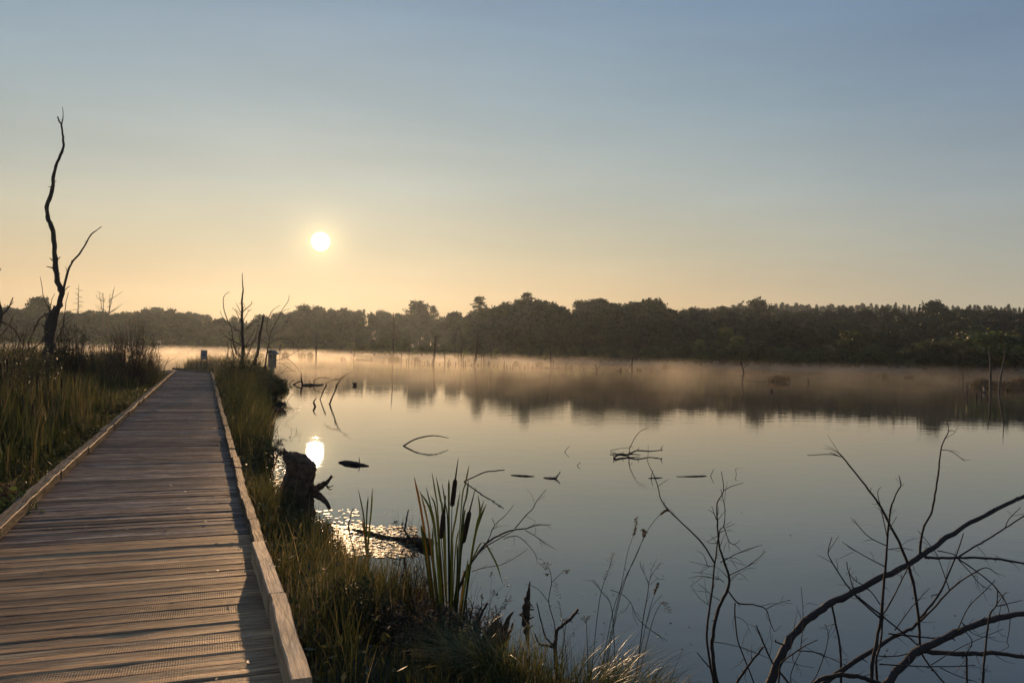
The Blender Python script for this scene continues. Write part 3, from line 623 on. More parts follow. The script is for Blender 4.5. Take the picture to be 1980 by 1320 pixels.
traced('dead_tree', 'dark forked dead branches poking in at the left edge of the view', 'dead tree', 15, [
    (TK, [(-14, 760), (-12, 700), (-6, 650), (3.5, 608), (0, 590), (-6, 560)], 4, 1.6), (B, [(-10, 620), (0, 611), (10, 602), (18, 592), (25, 575)], 2.8, .9), (B, [(19, 591), (24, 586), (26, 582)], .9, .4),
    (B, [(-6, 655), (10, 640), (20, 623), (26, 608)], 1.6, .7), (B, [(-8, 618), (13, 627), (28, 637), (38, 655), (47, 672)], 2, .7), (B, [(-6, 560), (-3, 530), (2, 519)], 1.6, .7)], spurs=4)
traced('bare_sapling', 'thin bare stem leaning right between the dead tree and the bushy shrub', 'dead tree', 22, [(TK, [(152, 720), (158, 690), (160, 667), (173, 650), (187, 632)], 1.2, .4), (B, [(166, 658), (168, 648)], .6, .3)])
# dead trees around the nest box
traced('dead_tree', 'bare dead spruce-like tree with many curved twigs above the right verge', 'dead tree', 38, [
    (TK, [(469, 730), (469, 700), (470, 670), (468.7, 653), (468, 623), (468, 600), (468, 577), (470, 560), (468.7, 545), (468.7, 527.5)], 4.2, .45),
    (B, [(458, 685), (454, 672), (451, 660), (450, 647), (445, 628), (437.5, 613), (433, 597), (432, 578), (436, 569), (444, 564)], 1.6, .4),
    (B, [(466.7, 643), (456.7, 637), (446, 628), (435, 620), (425, 601)], 1.2, .4), (B, [(467, 668), (450, 658), (440, 652), (430, 643), (423, 634)], 1.4, .4), (B, [(440, 652), (432, 651), (427, 653)], .7, .3),
    (B, [(467, 624), (462, 615), (457, 603), (449, 595)], 1.0, .4), (B, [(467, 607), (462, 597), (456, 585)], .9, .3), (B, [(467, 612), (460, 603), (455, 597)], .7, .3),
    (B, [(470, 602), (478, 595), (486, 587.5), (487, 582)], 1.0, .4), (B, [(472, 616), (477, 608), (482, 597.5)], .7, .3), (B, [(470, 585), (474, 594), (473, 600)], .5, .3),
    (B, [(472, 635), (482, 630), (492, 624), (505, 614)], 1.1, .4), (B, [(472, 644), (480, 633), (487, 623), (492, 612)], 1.1, .4), (B, [(474, 670), (483, 655), (490, 642), (493, 632)], 1.2, .5),
    (B, [(475, 672), (488, 663), (498, 652), (501, 640)], 1.0, .5), (B, [(477, 690), (488, 665), (497, 643), (501, 623)], 1.2, .5), (B, [(465, 662), (462, 647), (453, 627)], 1.0, .4),
    (B, [(466, 690), (455, 675), (446, 668)], .9, .4), (B, [(451, 655), (444, 645), (443, 636)], .7, .3), (B, [(480, 633), (485, 634), (490, 628)], .5, .3), (B, [(452, 700), (450, 680), (447, 668), (449, 655)], 1.2, .5), (B, [(440, 690), (441, 670), (438, 660)], .9, .4), (B, [(478, 600), (484, 601), (486, 596)], .5, .25)], spurs=8)
traced('leaning_snag', 'dark leaning broken snag left of the nest box', 'dead tree', 37, [
    (TK, [(492, 745), (493, 723), (495, 693), (498, 682), (500, 670), (502, 650), (505, 637), (508, 623), (510, 610)], 3.1, 1.7), (B, [(510, 622), (518, 617), (525, 602), (535, 594), (542, 590)], .8, .3), (B, [(504, 657), (518, 665), (525, 677)], .8, .4), (B, [(506, 660), (512, 652), (514, 647)], .7, .3)], spurs=4)
traced('bare_shrub', 'bare arching shrub whose thin twigs loop over the nest box', 'shrub', 35, [
    (B, [(501, 752), (502.5, 737), (510, 717), (517, 678), (521, 653), (527, 635), (537, 618), (543, 603), (557, 582), (559, 570)], 1.8, .4), (B, [(520, 650), (516, 637), (518, 618), (527, 602)], .9, .3),
    (B, [(543, 605), (552, 599), (560, 597)], .6, .3), (B, [(542, 608), (550, 606), (557, 604)], .6, .3), (B, [(523, 650), (537, 642), (553, 636)], .5, .25),
    (B, [(521, 665), (530, 658), (543, 655), (558, 656), (568, 663), (577, 673), (577.5, 685)], .9, .35), (B, [(560, 688), (577, 677), (589, 671)], .5, .4), (B, [(532, 697), (547, 693), (560, 688)], .7, .5),
    (B, [(533, 702), (545, 703), (562, 714), (570, 718)], .6, .3), (B, [(555, 692), (570, 705), (582.5, 722)], .6, .35), (B, [(528, 733), (543, 722), (557, 708)], .6, .3), (B, [(528, 731), (552, 718), (572, 717)], .6, .3),
    (B, [(508, 750), (513, 720), (515, 695), (519, 676)], 1.3, .7), (B, [(545, 703), (555, 702), (565, 703)], .4, .25), (B, [(566, 662), (568, 672), (567, 684)], .4, .25), (B, [(577, 673), (583, 668), (586, 660)], .4, .2)], sides=5)
# nest box
pb = dp(525, 741, 36.0); zb = gz(pb.x, pb.y); px_ = 36/FPX
nb = thing('nest_box', 'tall wooden nest box with a small pitched roof on a post at the water edge', 'nest box', (pb.x, pb.y, zb))
def hgt(y): return dp(525, y, 36.0).z-zb
Rb = Matrix.Rotation(-.25, 3, 'Z')
G().box((0, 0, (hgt(711)-.35)/2), .12, .12, hgt(711)+.35, Rb).put('post', M['nestbox'], nb)
G().box((0, 0, (hgt(681)+hgt(711))/2), .29, .26, hgt(681)-hgt(711), Rb).put('box', M['nestbox'], nb)
g = G(); z1 = hgt(681); z2 = hgt(676.5); a_, b_ = .22, .2
V = [(-a_, -b_, z1-.03), (0, -b_, z2), (a_+.03, -b_, z1-.06), (-a_, b_, z1-.03), (0, b_, z2), (a_+.03, b_, z1-.06)]; V += [(x, y, z-.03) for x, y, z in V]
g.add([Rb @ Vector(v) for v in V], [(0, 1, 4, 3), (1, 2, 5, 4), (6, 9, 10, 7), (7, 10, 11, 8), (0, 3, 9, 6), (2, 8, 11, 5), (0, 6, 7, 1), (1, 7, 8, 2), (3, 4, 10, 9), (4, 5, 11, 10)]); g.put('roof', M['felt'], nb)
g = G(); g.tube([Rb @ Vector((0, -.132, z1-.2)), Rb @ Vector((0, -.136, z1-.2))], [.035, .035], 12); g.put('entrance_hole', M['sign_dark'], nb)
# information sign beyond the bend
ps = dp(394, 704, 50); zs = gz(ps.x, ps.y); sg = thing('information_sign', 'small blue-grey notice board on two legs beyond the end of the boardwalk', 'sign', (ps.x, ps.y, zs))
Rs = Matrix.Rotation(.2, 3, 'Z')
def hs(y): return dp(394, y, 50).z-zs
for sx_ in (-.16, .16): G().box(Rs @ Vector((sx_, .02, (hs(677)-.25)/2)), .04, .04, hs(677)+.25, Rs).put('leg', M['sign_dark'], sg)
bo = G().box(Rs @ Vector((0, -.015, (hs(677.5)+hs(694))/2)), .37, .03, hs(677.5)-hs(694), Rs).put('board', M['sign'], sg)
fr = G()
for sx_ in (-.185, .185): fr.box(Rs @ Vector((sx_, -.02, (hs(677)+hs(694))/2)), .02, .05, hs(676.7)-hs(694.3), Rs)
for yy in (677, 694): fr.box(Rs @ Vector((0, -.02, hs(yy))), .35, .05, .02, Rs)
fr.put('frame', M['sign_dark'], sg)
g = G(); g.box(Rs @ Vector((.0, -.034, hs(685.5)-.04)), .07, .006, .11, Rs); g.box(Rs @ Vector((.0, -.034, hs(685.5)+.045)), .03, .006, .035, Rs); g.put('pictogram', M['sign_dark'], bo)
# driftwood by the verge
def lying(name, label, cat, pts, mat='dark_bark', group=None, spurs=3, side=7, flat=1.0, part=None, k=5):
    """pts: (x, y seen, y of the water right under it, radius px)"""
    W_ = []
    for x, y, yw, r in pts:
        f = at(x, yw, 0); d = depth(f); W_.append((f+Vector((0, 0, (yw-y)*d/FPX)), r*d/FPX))
    P = catmull([q[0] for q in W_], k); n = len(P); R = np.interp(np.linspace(0, len(W_)-1, n), range(len(W_)), [q[1] for q in W_])
    g = G(); c = Vector((W_[0][0].x, W_[0][0].y, 0)); P = [q-c+Vector([rnd.uniform(-1, 1)*R[i]*.2 for _ in range(3)]) for i, q in enumerate(P)]
    g.tube(P, R, side, True, .14, flat)
    for _ in range(spurs):
        i = rnd.randrange(1, n-1); d = Vector((rnd.uniform(-1, 1), rnd.uniform(-1, 1), rnd.uniform(0, 1))).normalized(); g.tube([P[i], P[i]+d*R[i]*rnd.uniform(2, 5)], [R[i]*.4, R[i]*.15], 4)
    if part is not None:
        off = c-Vector(part.location); g.V = [Vector(v)+off for v in g.V]; return g.put(name, M[mat], part, True)
    o = g.put(name, M[mat], None, True); o.location = c; return tag(o, label, cat, group)
t = traced('leaning_stick', 'forked dead stick leaning right out of the golden water', 'branch', stand(637, 781), [(B, [(634, 788), (637, 781), (644, 765), (649, 752.6), (657, 735.6), (668.5, 725), (683, 717.6)], 2.1, .4, 0), (B, [(648, 756), (649.5, 748), (650.5, 741)], 1.3, .6),
    (B, [(657, 733), (647, 734), (638, 737), (628, 742.5)], 1, .4)], spurs=3)
traced('leaning_stick', 'shorter thin dead stick just left of the forked leaning one', 'branch', stand(619, 772), [(B, [(617, 777), (619, 772), (624, 759), (631.5, 743)], .6, 1.4, 0)], spurs=2)
traced('stump', 'curved fin-shaped stump in the sun glitter', 'stump', stand(610, 786), [(TK, [(611, 791), (609, 785), (606.8, 779), (609, 773), (613, 768.5)], 2.8, .5, 0)], sides=8)
traced('root', 'upright pointed root spike at the right end of the driftwood', 'driftwood', stand(585, 744), [(TK, [(586, 748), (585, 743), (582.8, 732), (582.6, 721)], 2.8, .5, 0), (B, [(583, 738), (575, 739), (566, 744), (559, 743.5), (546.5, 746)], 1.5, .9), (B, [(559, 742), (564.5, 737), (571, 735)], .9, .4), (B, [(572, 741), (564, 748), (555, 750.5), (546, 749)], 1.1, .5)], spurs=3)
lying('floating_log', 'low floating log between the root spike and the leaning sticks', 'log', [(586, 744, 745, 2), (598, 743.5, 745, 2.6), (610, 744, 745, 1.8), (625, 743, 744, .8)])
traced('curved_branch', 'hooked branch curving up and right from the floating log', 'branch', stand(607, 744), [(B, [(607, 747), (607, 743), (608, 735.6), (615.4, 731), (624, 730), (638, 730)], 1.2, .5)], spurs=4)
traced('stump', 'small round stump alone in the misty water right of the leaning sticks', 'stump', stand(686, 745), [(TK, [(686, 748), (686, 744), (686, 740.5)], 4.4, 3, 0), (B, [(683, 742), (681, 739)], 1.2, .5)], sides=8)
lying('floating_log', 'short dark log against the bank below the round green bush', 'log', [(529, 792, 793, 2.5), (536, 791, 793, 3.4), (544, 791, 793, 2.2)])
traced('twig', 'twig sticking up beside the short dark log', 'branch', stand(545, 787), [(B, [(545, 790), (547, 783), (552, 775)], 1, .5)])
traced('twig', 'thin crooked twig in bright water right of the round bush', 'branch', stand(555, 776), [(B, [(554, 778), (563.5, 764), (569, 759), (565.6, 753.6)], .45, .3), (B, [(563.5, 764), (570, 763.5), (577, 762.5)], .35, .25)])
lying('floating_log', 'fish-shaped half-sunken log near the sun reflection', 'log', [(654, 893.5, 894, .5), (664, 893, 895, 3), (677, 894, 897, 4.2), (692, 897, 899, 3.6), (705, 899, 900, 2), (713, 900, 901, .8)], spurs=2)
# old root stump
def block(name, label, cat, dep, rows, flat=.85, mat='rot', sides=18, amp=.09, extra=()):
    base = dp((rows[-1][1]+rows[-1][2])/2, rows[-1][0], dep); t = thing(name, label, cat, base); V = []; F_ = []; n = sides; sd = rnd.random()*9
    rr = []
    for i in range(len(rows)-1):
        for q in range(3):
            u = q/3; rr.append([rows[i][j]+(rows[i+1][j]-rows[i][j])*u for j in range(3)])
    rr.append(list(rows[-1]))
    for (y, xl, xr) in rr:
        c = dp((xl+xr)/2, y, dep)-base; R = (xr-xl)/2*dep/FPX
        for k_ in range(n):
            th = 2*math.pi*k_/n; f = 1+amp*(math.sin(5*th+sd)+.7*math.sin(9*th+sd*2+y*.03))+rnd.uniform(-.05, .05)
            V.append(c+Vector((math.cos(th)*R*f, math.sin(th)*R*flat*f, rnd.uniform(-.012, .012))))
    for i in range(len(rr)-1):
        for k_ in range(n): k2 = (k_+1) % n; F_.append((i*n+k_, (i+1)*n+k_, (i+1)*n+k2, i*n+k2))
    top = dp((rr[0][1]+rr[0][2])/2, rr[0][0]+1, dep)-base; V.append(top); F_ += [(k_, (k_+1) % n, len(V)-1) for k_ in range(n)]
    link('stump_body', mesh('stump_body', V, F_, M[mat]), t)
    for nm, pts, r0, r1 in extra:
        P2 = catmull([(x, y, 0) for x, y in pts], 4); m_ = len(P2); g = G(); dd = rnd.uniform(-.12, .12)
        g.tube([dp(q.x, q.y, dep+dd*i/m_)-base for i, q in enumerate(P2)], [(r0+(r1-r0)*i/(m_-1))*dep/FPX for i in range(m_)], 8, True, .18); g.put(nm, M[mat], t)
    return t
block('root_stump', 'big dark upturned root stump at the bank below the sun reflection', 'stump', stand(576, 990)-.1, [(874, 556, 574), (880, 547, 589), (890, 548, 603), (900, 553, 611), (915, 552, 610), (930, 546, 606), (945, 541, 606), (960, 541, 606), (975, 545, 604), (1000, 540, 610)], extra=[
    ('root', [(598, 950), (612, 944), (623, 938), (634, 930), (641, 919)], 10, 1.5), ('root', [(600, 948), (616, 958), (628, 968), (638, 984)], 10, 2.5), ('root', [(556, 950), (543, 955), (531, 957)], 7, 1), ('root', [(566, 884), (553, 876), (541, 873)], 6, 3.5), ('root', [(556, 878), (551, 871), (549, 866)], 4, 1),
    ('root', [(640, 926), (643, 922), (647, 921)], .8, .4), ('root', [(630, 938), (637, 941), (645, 938)], 1.6, .5), ('root', [(543, 880), (537, 872), (535, 864)], 2.5, 1), ('root', [(610, 940), (620, 934), (625, 930)], 1.5, .5), ('root', [(632, 925+16), (638, 946), (643, 945)], 1.6, .5)])
block('broken_stump', 'reddish rotten broken stump with a raised splinter in the near reeds', 'stump', 4.75, [(1199, 954, 963), (1205, 950, 968), (1214, 947, 972), (1228, 944, 985), (1246, 938, 977), (1265, 931, 968), (1320, 925, 972)], amp=.12, extra=[('splinter', [(974, 1222), (980, 1202), (986, 1190), (993, 1182)], 7, 1), ('splinter', [(980, 1228), (989, 1215), (991, 1204)], 4, 1.5), ('splinter', [(955, 1205), (957, 1198), (959, 1194)], 4, 2)])
traced('pointed_stump', 'narrow pointed stump in the still water right of the cattails', 'stump', stand(1018, 1189), [(TK, [(1017, 1202), (1018, 1187), (1018.5, 1170)], 7.5, 7.6, 0), (TK, [(1018.5, 1171), (1020, 1155), (1022.5, 1140), (1024.6, 1123.6)], 7.2, .8, 0)], mat='rot', sides=9, rough=.16, spurs=3)
traced('dead_stick', 'dark dead stick standing left of the rotten stump', 'branch', 4.7, [(B, [(906, 1300), (909, 1275), (919, 1234), (921, 1209.5), (931.6, 1185), (942, 1164.5)], 4.6, 2.2, 0), (B, [(920, 1222), (928, 1232), (934, 1240)], 1.6, .7)], spurs=5, rough=.2)
traced('dead_stick', 'forked dead stick with a blunt arm pointing up right', 'branch', 4.6, [(B, [(1082, 1345), (1076, 1305), (1074, 1244), (1077, 1218), (1089, 1207), (1105, 1193), (1118, 1177)], 4.4, 2.7, 0), (B, [(1073, 1250), (1056, 1232), (1046, 1199), (1038, 1164.5)], 1.8, 1.0), (B, [(1071, 1250), (1052, 1246), (1042, 1244), (1034, 1224)], 2.8, 1), (B, [(1100, 1197), (1106, 1202), (1108, 1201)], 1, .5)], spurs=5, rough=.2)
lying('sunken_log', 'brown log lying in the glittering leaves behind the rushes', 'log', [(681, 1023, 1024, 1.5), (701, 1027, 1029, 3), (722, 1032, 1034, 3.4), (742, 1037, 1039, 3), (763, 1040, 1042, 3.4), (783, 1043, 1047, 5.5), (810, 1045, 1052, 9), (833, 1050, 1058, 9.5)], mat='rot')
traced('dead_stick', 'short upright stick at the left end of the brown log', 'branch', stand(674, 1022), [(B, [(674, 1026), (674, 1018), (676, 1005), (683, 982)], 1.9, .7, 0)])
traced('dead_stick', 'crooked twig rising from the thick end of the brown log', 'branch', stand(800, 1050), [(B, [(795, 1046), (789, 1035), (783, 1025), (785, 1010), (787, 998), (790, 985)], 2.4, 1, 0), (B, [(783, 1025), (778, 1020), (776, 1012)], 1.2, .6)], spurs=3)
# twigs resting in open water, doubled by their mirror image
lying('floating_branch', 'curved branch looping just above the water, left of centre', 'branch', [(780, 862, 862, 1.6), (800, 850, 861, 1.4), (823, 843.5, 861, 1.2), (845, 842.5, 860, 1.0), (867, 847, 858, .5)], spurs=5)
lying('floating_branch', 'straight thin branch jutting right behind the cattail heads', 'branch', [(897, 931, 931, 1.3), (915, 922, 933, 1.2), (939, 912, 936, 1.2), (958, 910, 941, 1.2), (975, 908, 945, .9)], spurs=3)
lying('twig', 'tiny bent twig in open water, the higher of two left of the tangled twigs', 'branch', [(1092, 873, 873, .6), (1096, 867, 873, .5), (1101, 863, 873, .4)], spurs=0)
lying('twig', 'tiny bent twig in open water, the lower of two left of the tangled twigs', 'branch', [(1116, 900, 900, .6), (1119, 896, 900, .5), (1123, 894, 900, .4)], spurs=0)
lying('twig', 'small bent twig at the right end of the long thin floating stick', 'branch', [(1374, 920, 920, .7), (1377, 913, 920, .6), (1380, 907, 920, .5)], spurs=0)
lying('floating_stick', 'long thin stick floating level right of centre', 'branch', [(1308, 921, 921.3, .4), (1335, 920.6, 921, 1.3), (1355, 920, 920.5, 1.6), (1366, 919.5, 920, .5)], spurs=0)
lying('floating_stick', 'short level stick crossed by a leaning twig under the tangle', 'branch', [(1254, 924, 924.4, .5), (1268, 923.6, 924, 1.4), (1281, 923, 923.4, .4)], spurs=1)
lying('twig', 'leaning twig crossing the short level stick', 'branch', [(1259, 924, 924, .7), (1260, 917, 924, .6), (1263, 909, 924, .4)], spurs=0)
lying('floating_stick', 'short dark stick floating level left of the forked floating twig', 'branch', [(988, 918, 918.5, .5), (1005, 919, 919.8, 1.7), (1020, 920, 920.6, 1.6), (1033, 920.6, 921, .5)], spurs=0)
fl = lying('floating_twig', 'forked twig floating with one raised arm, centre of the lake', 'branch', [(1051, 923, 923.5, .8), (1063, 923, 924.5, 1.2), (1074, 924, 925, 1.6), (1079, 918, 924, 1.2), (1083, 911, 923, .7)], spurs=6)
lying('twig', 'thin wavy twig standing right of the bent twigs', 'branch', [(1424, 917, 917, .4), (1423, 912, 917, .4), (1422, 907, 917, .4), (1428, 904.5, 917, .3)], spurs=0, side=4)
tg = thing('tangled_twigs', 'tangle of dark twigs with one long arching twig, resting in the lake right of centre', 'branch', Vector((*at(1216, 880, 0)[:2], 0)))
for pts in ([(1216, 880, 882, 1.0), (1217, 868, 883, .8), (1220.6, 858.5, 884, .7), (1229.5, 842, 884, .6), (1241, 831, 884, .55), (1254.5, 826, 884, .4)], [(1214, 879, 881, 1.8), (1225, 873, 880, 1.5), (1233, 870.6, 879, 1.4), (1255, 872, 878, 1.1), (1268, 871, 878, 1), (1280, 870, 878.5, .9)],
            [(1187, 886, 887, 1.6), (1192, 880, 884, 2.2), (1200, 878, 882, 2.2), (1210, 879, 882, 1.8), (1222, 878, 881, 1.2), (1238, 879, 881, .6)], [(1180, 871, 872, .6), (1200, 866.5, 873, .5), (1216, 866, 873, .4)], [(1280, 871, 878, .9), (1279, 864, 878, .5), (1282, 862, 878, .4)], [(1233, 871, 879, .8), (1235, 864, 879, .4)], [(1179, 878, 878.4, .5), (1200, 878, 879, .8), (1215, 878, 880, 1)], [(1215, 866, 880, .5), (1220, 862, 880, .5), (1223, 867, 880, .3)], [(1187, 886, 887, 1), (1186, 880, 887, .5)]):
    lying('twig', None, None, pts, part=tg, spurs=6 if pts[0][3] > 1 else 1, side=5)
# snags out in the lake
S_ = 'snag'; FB = dict(mat='dark_bark', k=3, rs=1.25)
traced(S_, 'bare snag with two short horn-like arms at its top, left of the branching snag', 'dead tree', stand(838, 704), [(TK, [(837, 707), (838, 700), (841, 678), (842, 661), (842, 653), (844, 649)], 2.2, 1.1, 0), (B, [(843, 657), (847, 654), (850, 650.5)], .9, .5), (B, [(842, 653), (838, 648), (835, 644)], .5, .3), (B, [(841, 682), (845, 679), (849, 677)], .6, .3), (B, [(838, 677), (835.5, 673)], .5, .2), (B, [(842, 668), (846, 667)], .5, .3), (B, [(844, 650), (847, 648)], .5, .3)], **FB)
traced(S_, 'slender tapering snag with short side twigs between the horned and the branching snag', 'dead tree', stand(892, 702), [(TK, [(892, 706), (892, 700), (892, 678), (892, 650), (890.5, 635.5)], 2.2, .4, 0)]+[(B, [(892, y), (892+s_*4, y-1), (892+s_*7, y-3)], .5, .2) for y, s_ in ((652, 1), (661, 1), (668, 1), (674, 1), (664, -1), (673, -1), (658, -1), (678, 1))], **FB)
traced(S_, 'short snag stump leaning against the left foot of the slender tapering snag', 'dead tree', stand(888, 702), [(TK, [(888, 705), (887, 694), (886, 680)], 1.6, .8, 0)], **FB)
traced(S_, 'short snag stump rising right from the foot of the slender tapering snag', 'dead tree', stand(893, 702), [(TK, [(893, 704), (895.5, 693), (897, 684)], 1.3, .6, 0)], **FB)
traced(S_, 'branching dead tree with a long arm reaching right, mid lake left of the pole', 'dead tree', stand(918, 705), [(TK, [(917.5, 709), (918, 705), (920.5, 691), (923, 671), (924.5, 660), (926, 649), (923, 644.5)], 2.7, .5, 0), (B, [(924, 667), (931, 663), (942, 661), (949, 664.5)], .8, .4), (B, [(921, 677), (915.5, 670), (913, 662)], .6, .3), (B, [(923, 671), (928, 669.5), (932, 669)], .6, .3),
    (B, [(922, 682), (930, 678), (937, 676.5)], .8, .4), (B, [(921, 692), (934.5, 687), (942, 681), (944, 674.5)], .7, .3), (B, [(925, 658), (930, 653), (934, 652.5)], .6, .3), (B, [(924, 662), (928, 659), (929, 656)], .6, .3), (B, [(923, 660), (921.5, 652), (923, 644)], .7, .3), (B, [(926, 649), (929, 643)], .5, .2), (B, [(923, 645), (920, 642)], .4, .2)], **FB)
traced(S_, 'tall forked snag at the far shore right of the branching dead tree', 'dead tree', stand(951, 697), [(TK, [(951.5, 700), (950.5, 687), (949, 672), (950.5, 655.5), (951, 639), (950, 621)], 2.0, .5, 0), (B, [(951, 690), (956, 680), (957, 669)], 1.2, .5), (B, [(951, 650), (954, 638), (955, 632)], .8, .3)], **FB)
traced(S_, 'faint straight snag in the haze right of the forked one', 'dead tree', stand(974, 697.5), [(TK, [(974, 700), (974, 660), (974.5, 617)], 1.1, .6, 0)], **FB)
traced(S_, 'leaning bare pole standing in the water at the centre', 'dead tree', stand(1066, 710), [(TK, [(1066, 713), (1065, 700), (1062, 666), (1059.5, 632)], 1.6, .9, 0), (B, [(1062, 664), (1060, 663)], .6, .3)], **FB)
traced(S_, 'very tall thin snag in the golden haze left of centre', 'dead tree', stand(760, 694), [(TK, [(760, 697), (760.5, 655.5), (762, 631), (760.5, 604)], 1.3, .6, 0)], **FB)
traced(S_, 'pointed snag standing alone in golden mist left of centre', 'dead tree', stand(611.5, 694), [(TK, [(611, 698), (611.5, 680), (612, 661), (614, 635)], 1.6, .5, 0), (B, [(612, 665), (615, 660)], .5, .2)], **FB)
traced(S_, 'short thick snag just right of the nest box', 'dead tree', stand(541, 688), [(TK, [(541, 692), (541, 680), (542, 665)], 1.7, 1, 0)], **FB)
traced(S_, 'forked snag with thin leader standing in the lake right of centre', 'dead tree', stand(1435, 740), [(TK, [(1435, 745), (1435.5, 736), (1437.5, 718), (1434.5, 704), (1434, 690), (1434.5, 672)], 2.2, .35, 0), (B, [(1437, 712), (1442, 708), (1446, 706)], .7, .3), (B, [(1435, 707), (1431.5, 700), (1432, 690)], 1.0, .3), (B, [(1436, 727), (1430, 726)], .6, .3), (B, [(1437, 720), (1442, 721)], .7, .3)], mat='dark_bark', k=4, spurs=6)
traced(S_, 'thick straight grey snag on the right islet', 'dead tree', stand(1915.5, 753), [(TK, [(1917, 758), (1915.5, 740), (1915.5, 706.5), (1912.6, 677)], 3.0, 1.0, 0)], mat='pale_dead', spurs=4, k=4)
traced(S_, 'crooked grey snag leaning right beside the straight one on the islet', 'dead tree', stand(1931.6, 755), [(TK, [(1930.5, 760), (1931.6, 752), (1935.8, 725), (1940.6, 698), (1943, 687), (1942, 659)], 2.3, .6, 0), (B, [(1943, 697), (1944.5, 690), (1944, 686)], 1.5, 1), (B, [(1938, 707), (1944, 704), (1950, 704)], .5, .3)], mat='pale_dead', k=4, spurs=3)
traced(S_, 'short leaning snag crossed by two sticks, right of the pole', 'dead tree', stand(1154, 717), [(TK, [(1155, 720), (1153, 712), (1151, 704.5)], 1.7, .7, 0), (B, [(1153, 715), (1158, 710), (1161, 706)], .5, .3), (B, [(1153, 713), (1147, 713), (1141, 712.5)], .4, .2)], **FB)
traced(S_, 'dark post-like snag with a brace stick leaning to its left', 'dead tree', stand(1222, 716), [(TK, [(1222, 719), (1222, 705), (1222.7, 690)], 1.6, 1.1, 0), (B, [(1220.6, 703), (1216, 711), (1211, 717)], .6, .5)], **FB)
traced(S_, 'thin post at the far shore between the pole and the crossed snag', 'dead tree', stand(1099, 700), [(TK, [(1099.5, 702), (1098.5, 690), (1097.6, 676)], .8, .5, 0)], **FB)
traced(S_, 'faint thin post in front of the willows right of the tall thin snag', 'dead tree', stand(790, 696), [(TK, [(790.5, 700), (791.5, 680), (793, 655)], .8, .4, 0)], **FB)
traced(S_, 'twin faint snags in the haze left of the slender one', 'dead tree', stand(879, 695), [(TK, [(879, 697), (878.5, 660), (878, 631)], .9, .5, 0), (TK, [(880, 690), (882, 650), (883.5, 633)], .9, .5, 0)], **FB)
traced(S_, 'spiky dead post at the left end of the right islet', 'dead tree', stand(1862, 742), [(TK, [(1862.5, 746), (1862, 730), (1861.5, 720)], 1.6, .5, 0), (B, [(1862, 730), (1866, 727)], .5, .3), (B, [(1862, 731), (1859, 729)], .5, .3)], k=3)
traced(S_, 'thin pale post just right of the spiky one', 'dead tree', stand(1872, 735), [(TK, [(1872.5, 737), (1872, 725), (1870.5, 712)], .9, .4, 0)], mat='pale_dead', k=3)
ST = [(660, 696, 4, 1), (663, 696, 5, 1), (666, 695, 2, .7), (684, 695, 16, .8), (718, 696, 4, .8), (738, 697, 3, .8), (742, 697, 5, .8), (774, 700, 8, .9), (777, 700, 14, .7), (786, 702, 8, .9), (790, 702, 7, .8), (802, 702, 6, 1.3), (808, 703, 7, .6), (812, 702, 6, 1.1), (821, 703, 3, .7), (827, 703, 6, 1),
      (830, 704, 5, .8), (860, 703, 21, 1.1), (866, 705, 5, .8), (868, 704, 8, 1.0), (871, 704, 4, .7), (881, 706, 5, .9), (896, 707, 8, 1), (900, 706, 8, 1.4), (930, 705, 18, .7), (934, 705, 23, 1.0), (937, 705, 8, 1.3), (945, 704, 5, 2.1), (975, 709, 9, .8), (980, 710, 4, .8), (987, 710, 4, .6), (991, 710, 4, .8), (1005, 710, 3, 1),
      (1015, 710, 4, 1), (1021, 709, 8, .8), (1030, 710, 5, 1), (1069, 710, 10, 1), (1093, 711, 5, .9), (1096, 711, 8, .6), (1101, 712, 4, 1), (1105, 712, 6, 1.3), (1129, 713, 2.5, 1), (1200, 717, 5, 1.4), (1239, 717, 3, .8), (1259, 718, 4, .7), (753, 697, 3, .7), (764, 699, 3, .8), (796, 702, 3, .7), (850, 704, 3, 1), (955, 708, 3, 1), (962, 709, 3, .8), (1045, 710, 3, 1), (1056, 711, 3, 1.2), (1080, 711, 3, 1), (912, 706, 3, 1.6), (924, 706.5, 3, 1.4),
      (1487, 737, 6, .8), (1526, 735, 6, .9), (1563, 740, 7, 1.3), (1493, 757, 4.5, 2.4), (1864, 770, 5, 1.2), (1869, 770, 11, 1.3), (1876, 770, 4, .8), (1888, 769, 8, 1.5), (1898, 766, 10, 1.2), (1907, 770, 12, 1), (1910, 771, 6, 1.7), (1936, 762, 3, 1), (1868, 748, 8, .8), (1871, 748, 9, .9), (1882, 733, 6, .8), (1970, 748, 6, .7), (1976, 749, 8, .8), (1700, 727, 3, 1.2)]
stm = []
for q in range(6):
    g = G(); a = rnd.uniform(-.2, .2); g.tube([(0, 0, -.6), (0, 0, 0), (a*.3, 0, .5), (a, rnd.uniform(-.15, .15), 1)], [1.15, 1.05, rnd.uniform(.7, 1), rnd.uniform(.15, .7)], 7, True, .2); stm.append(mesh('stump', g.V, g.F, M['dark_bark'], True))
for x, y, h, r in ST:
    f = at(x, y, 0); d = depth(f); o = link('stump', rnd.choice(stm)); o.location = (f.x, f.y, 0)
    rr_ = 1.25*r*d/FPX; hh = 1.15*h*d/FPX; o.scale = (rr_, rr_, hh); o.rotation_euler = (rnd.uniform(-.08, .08), rnd.uniform(-.12, .12), rnd.uniform(0, 6.28))
    where = 'left of the branching dead tree' if x < 905 else 'between the branching dead tree and the crossed snag' if x < 1150 else 'between the crossed snag and the forked one' if x < 1300 else 'in open water left of the islet' if x < 1700 else 'in front of the right islet'
    size = 'tall thin' if h > 12 else 'squat' if h < 4 else 'short'
    tag(o, f'{size} broken stump in the water {where}', 'stump', f'{size} stumps standing in the water {where}')
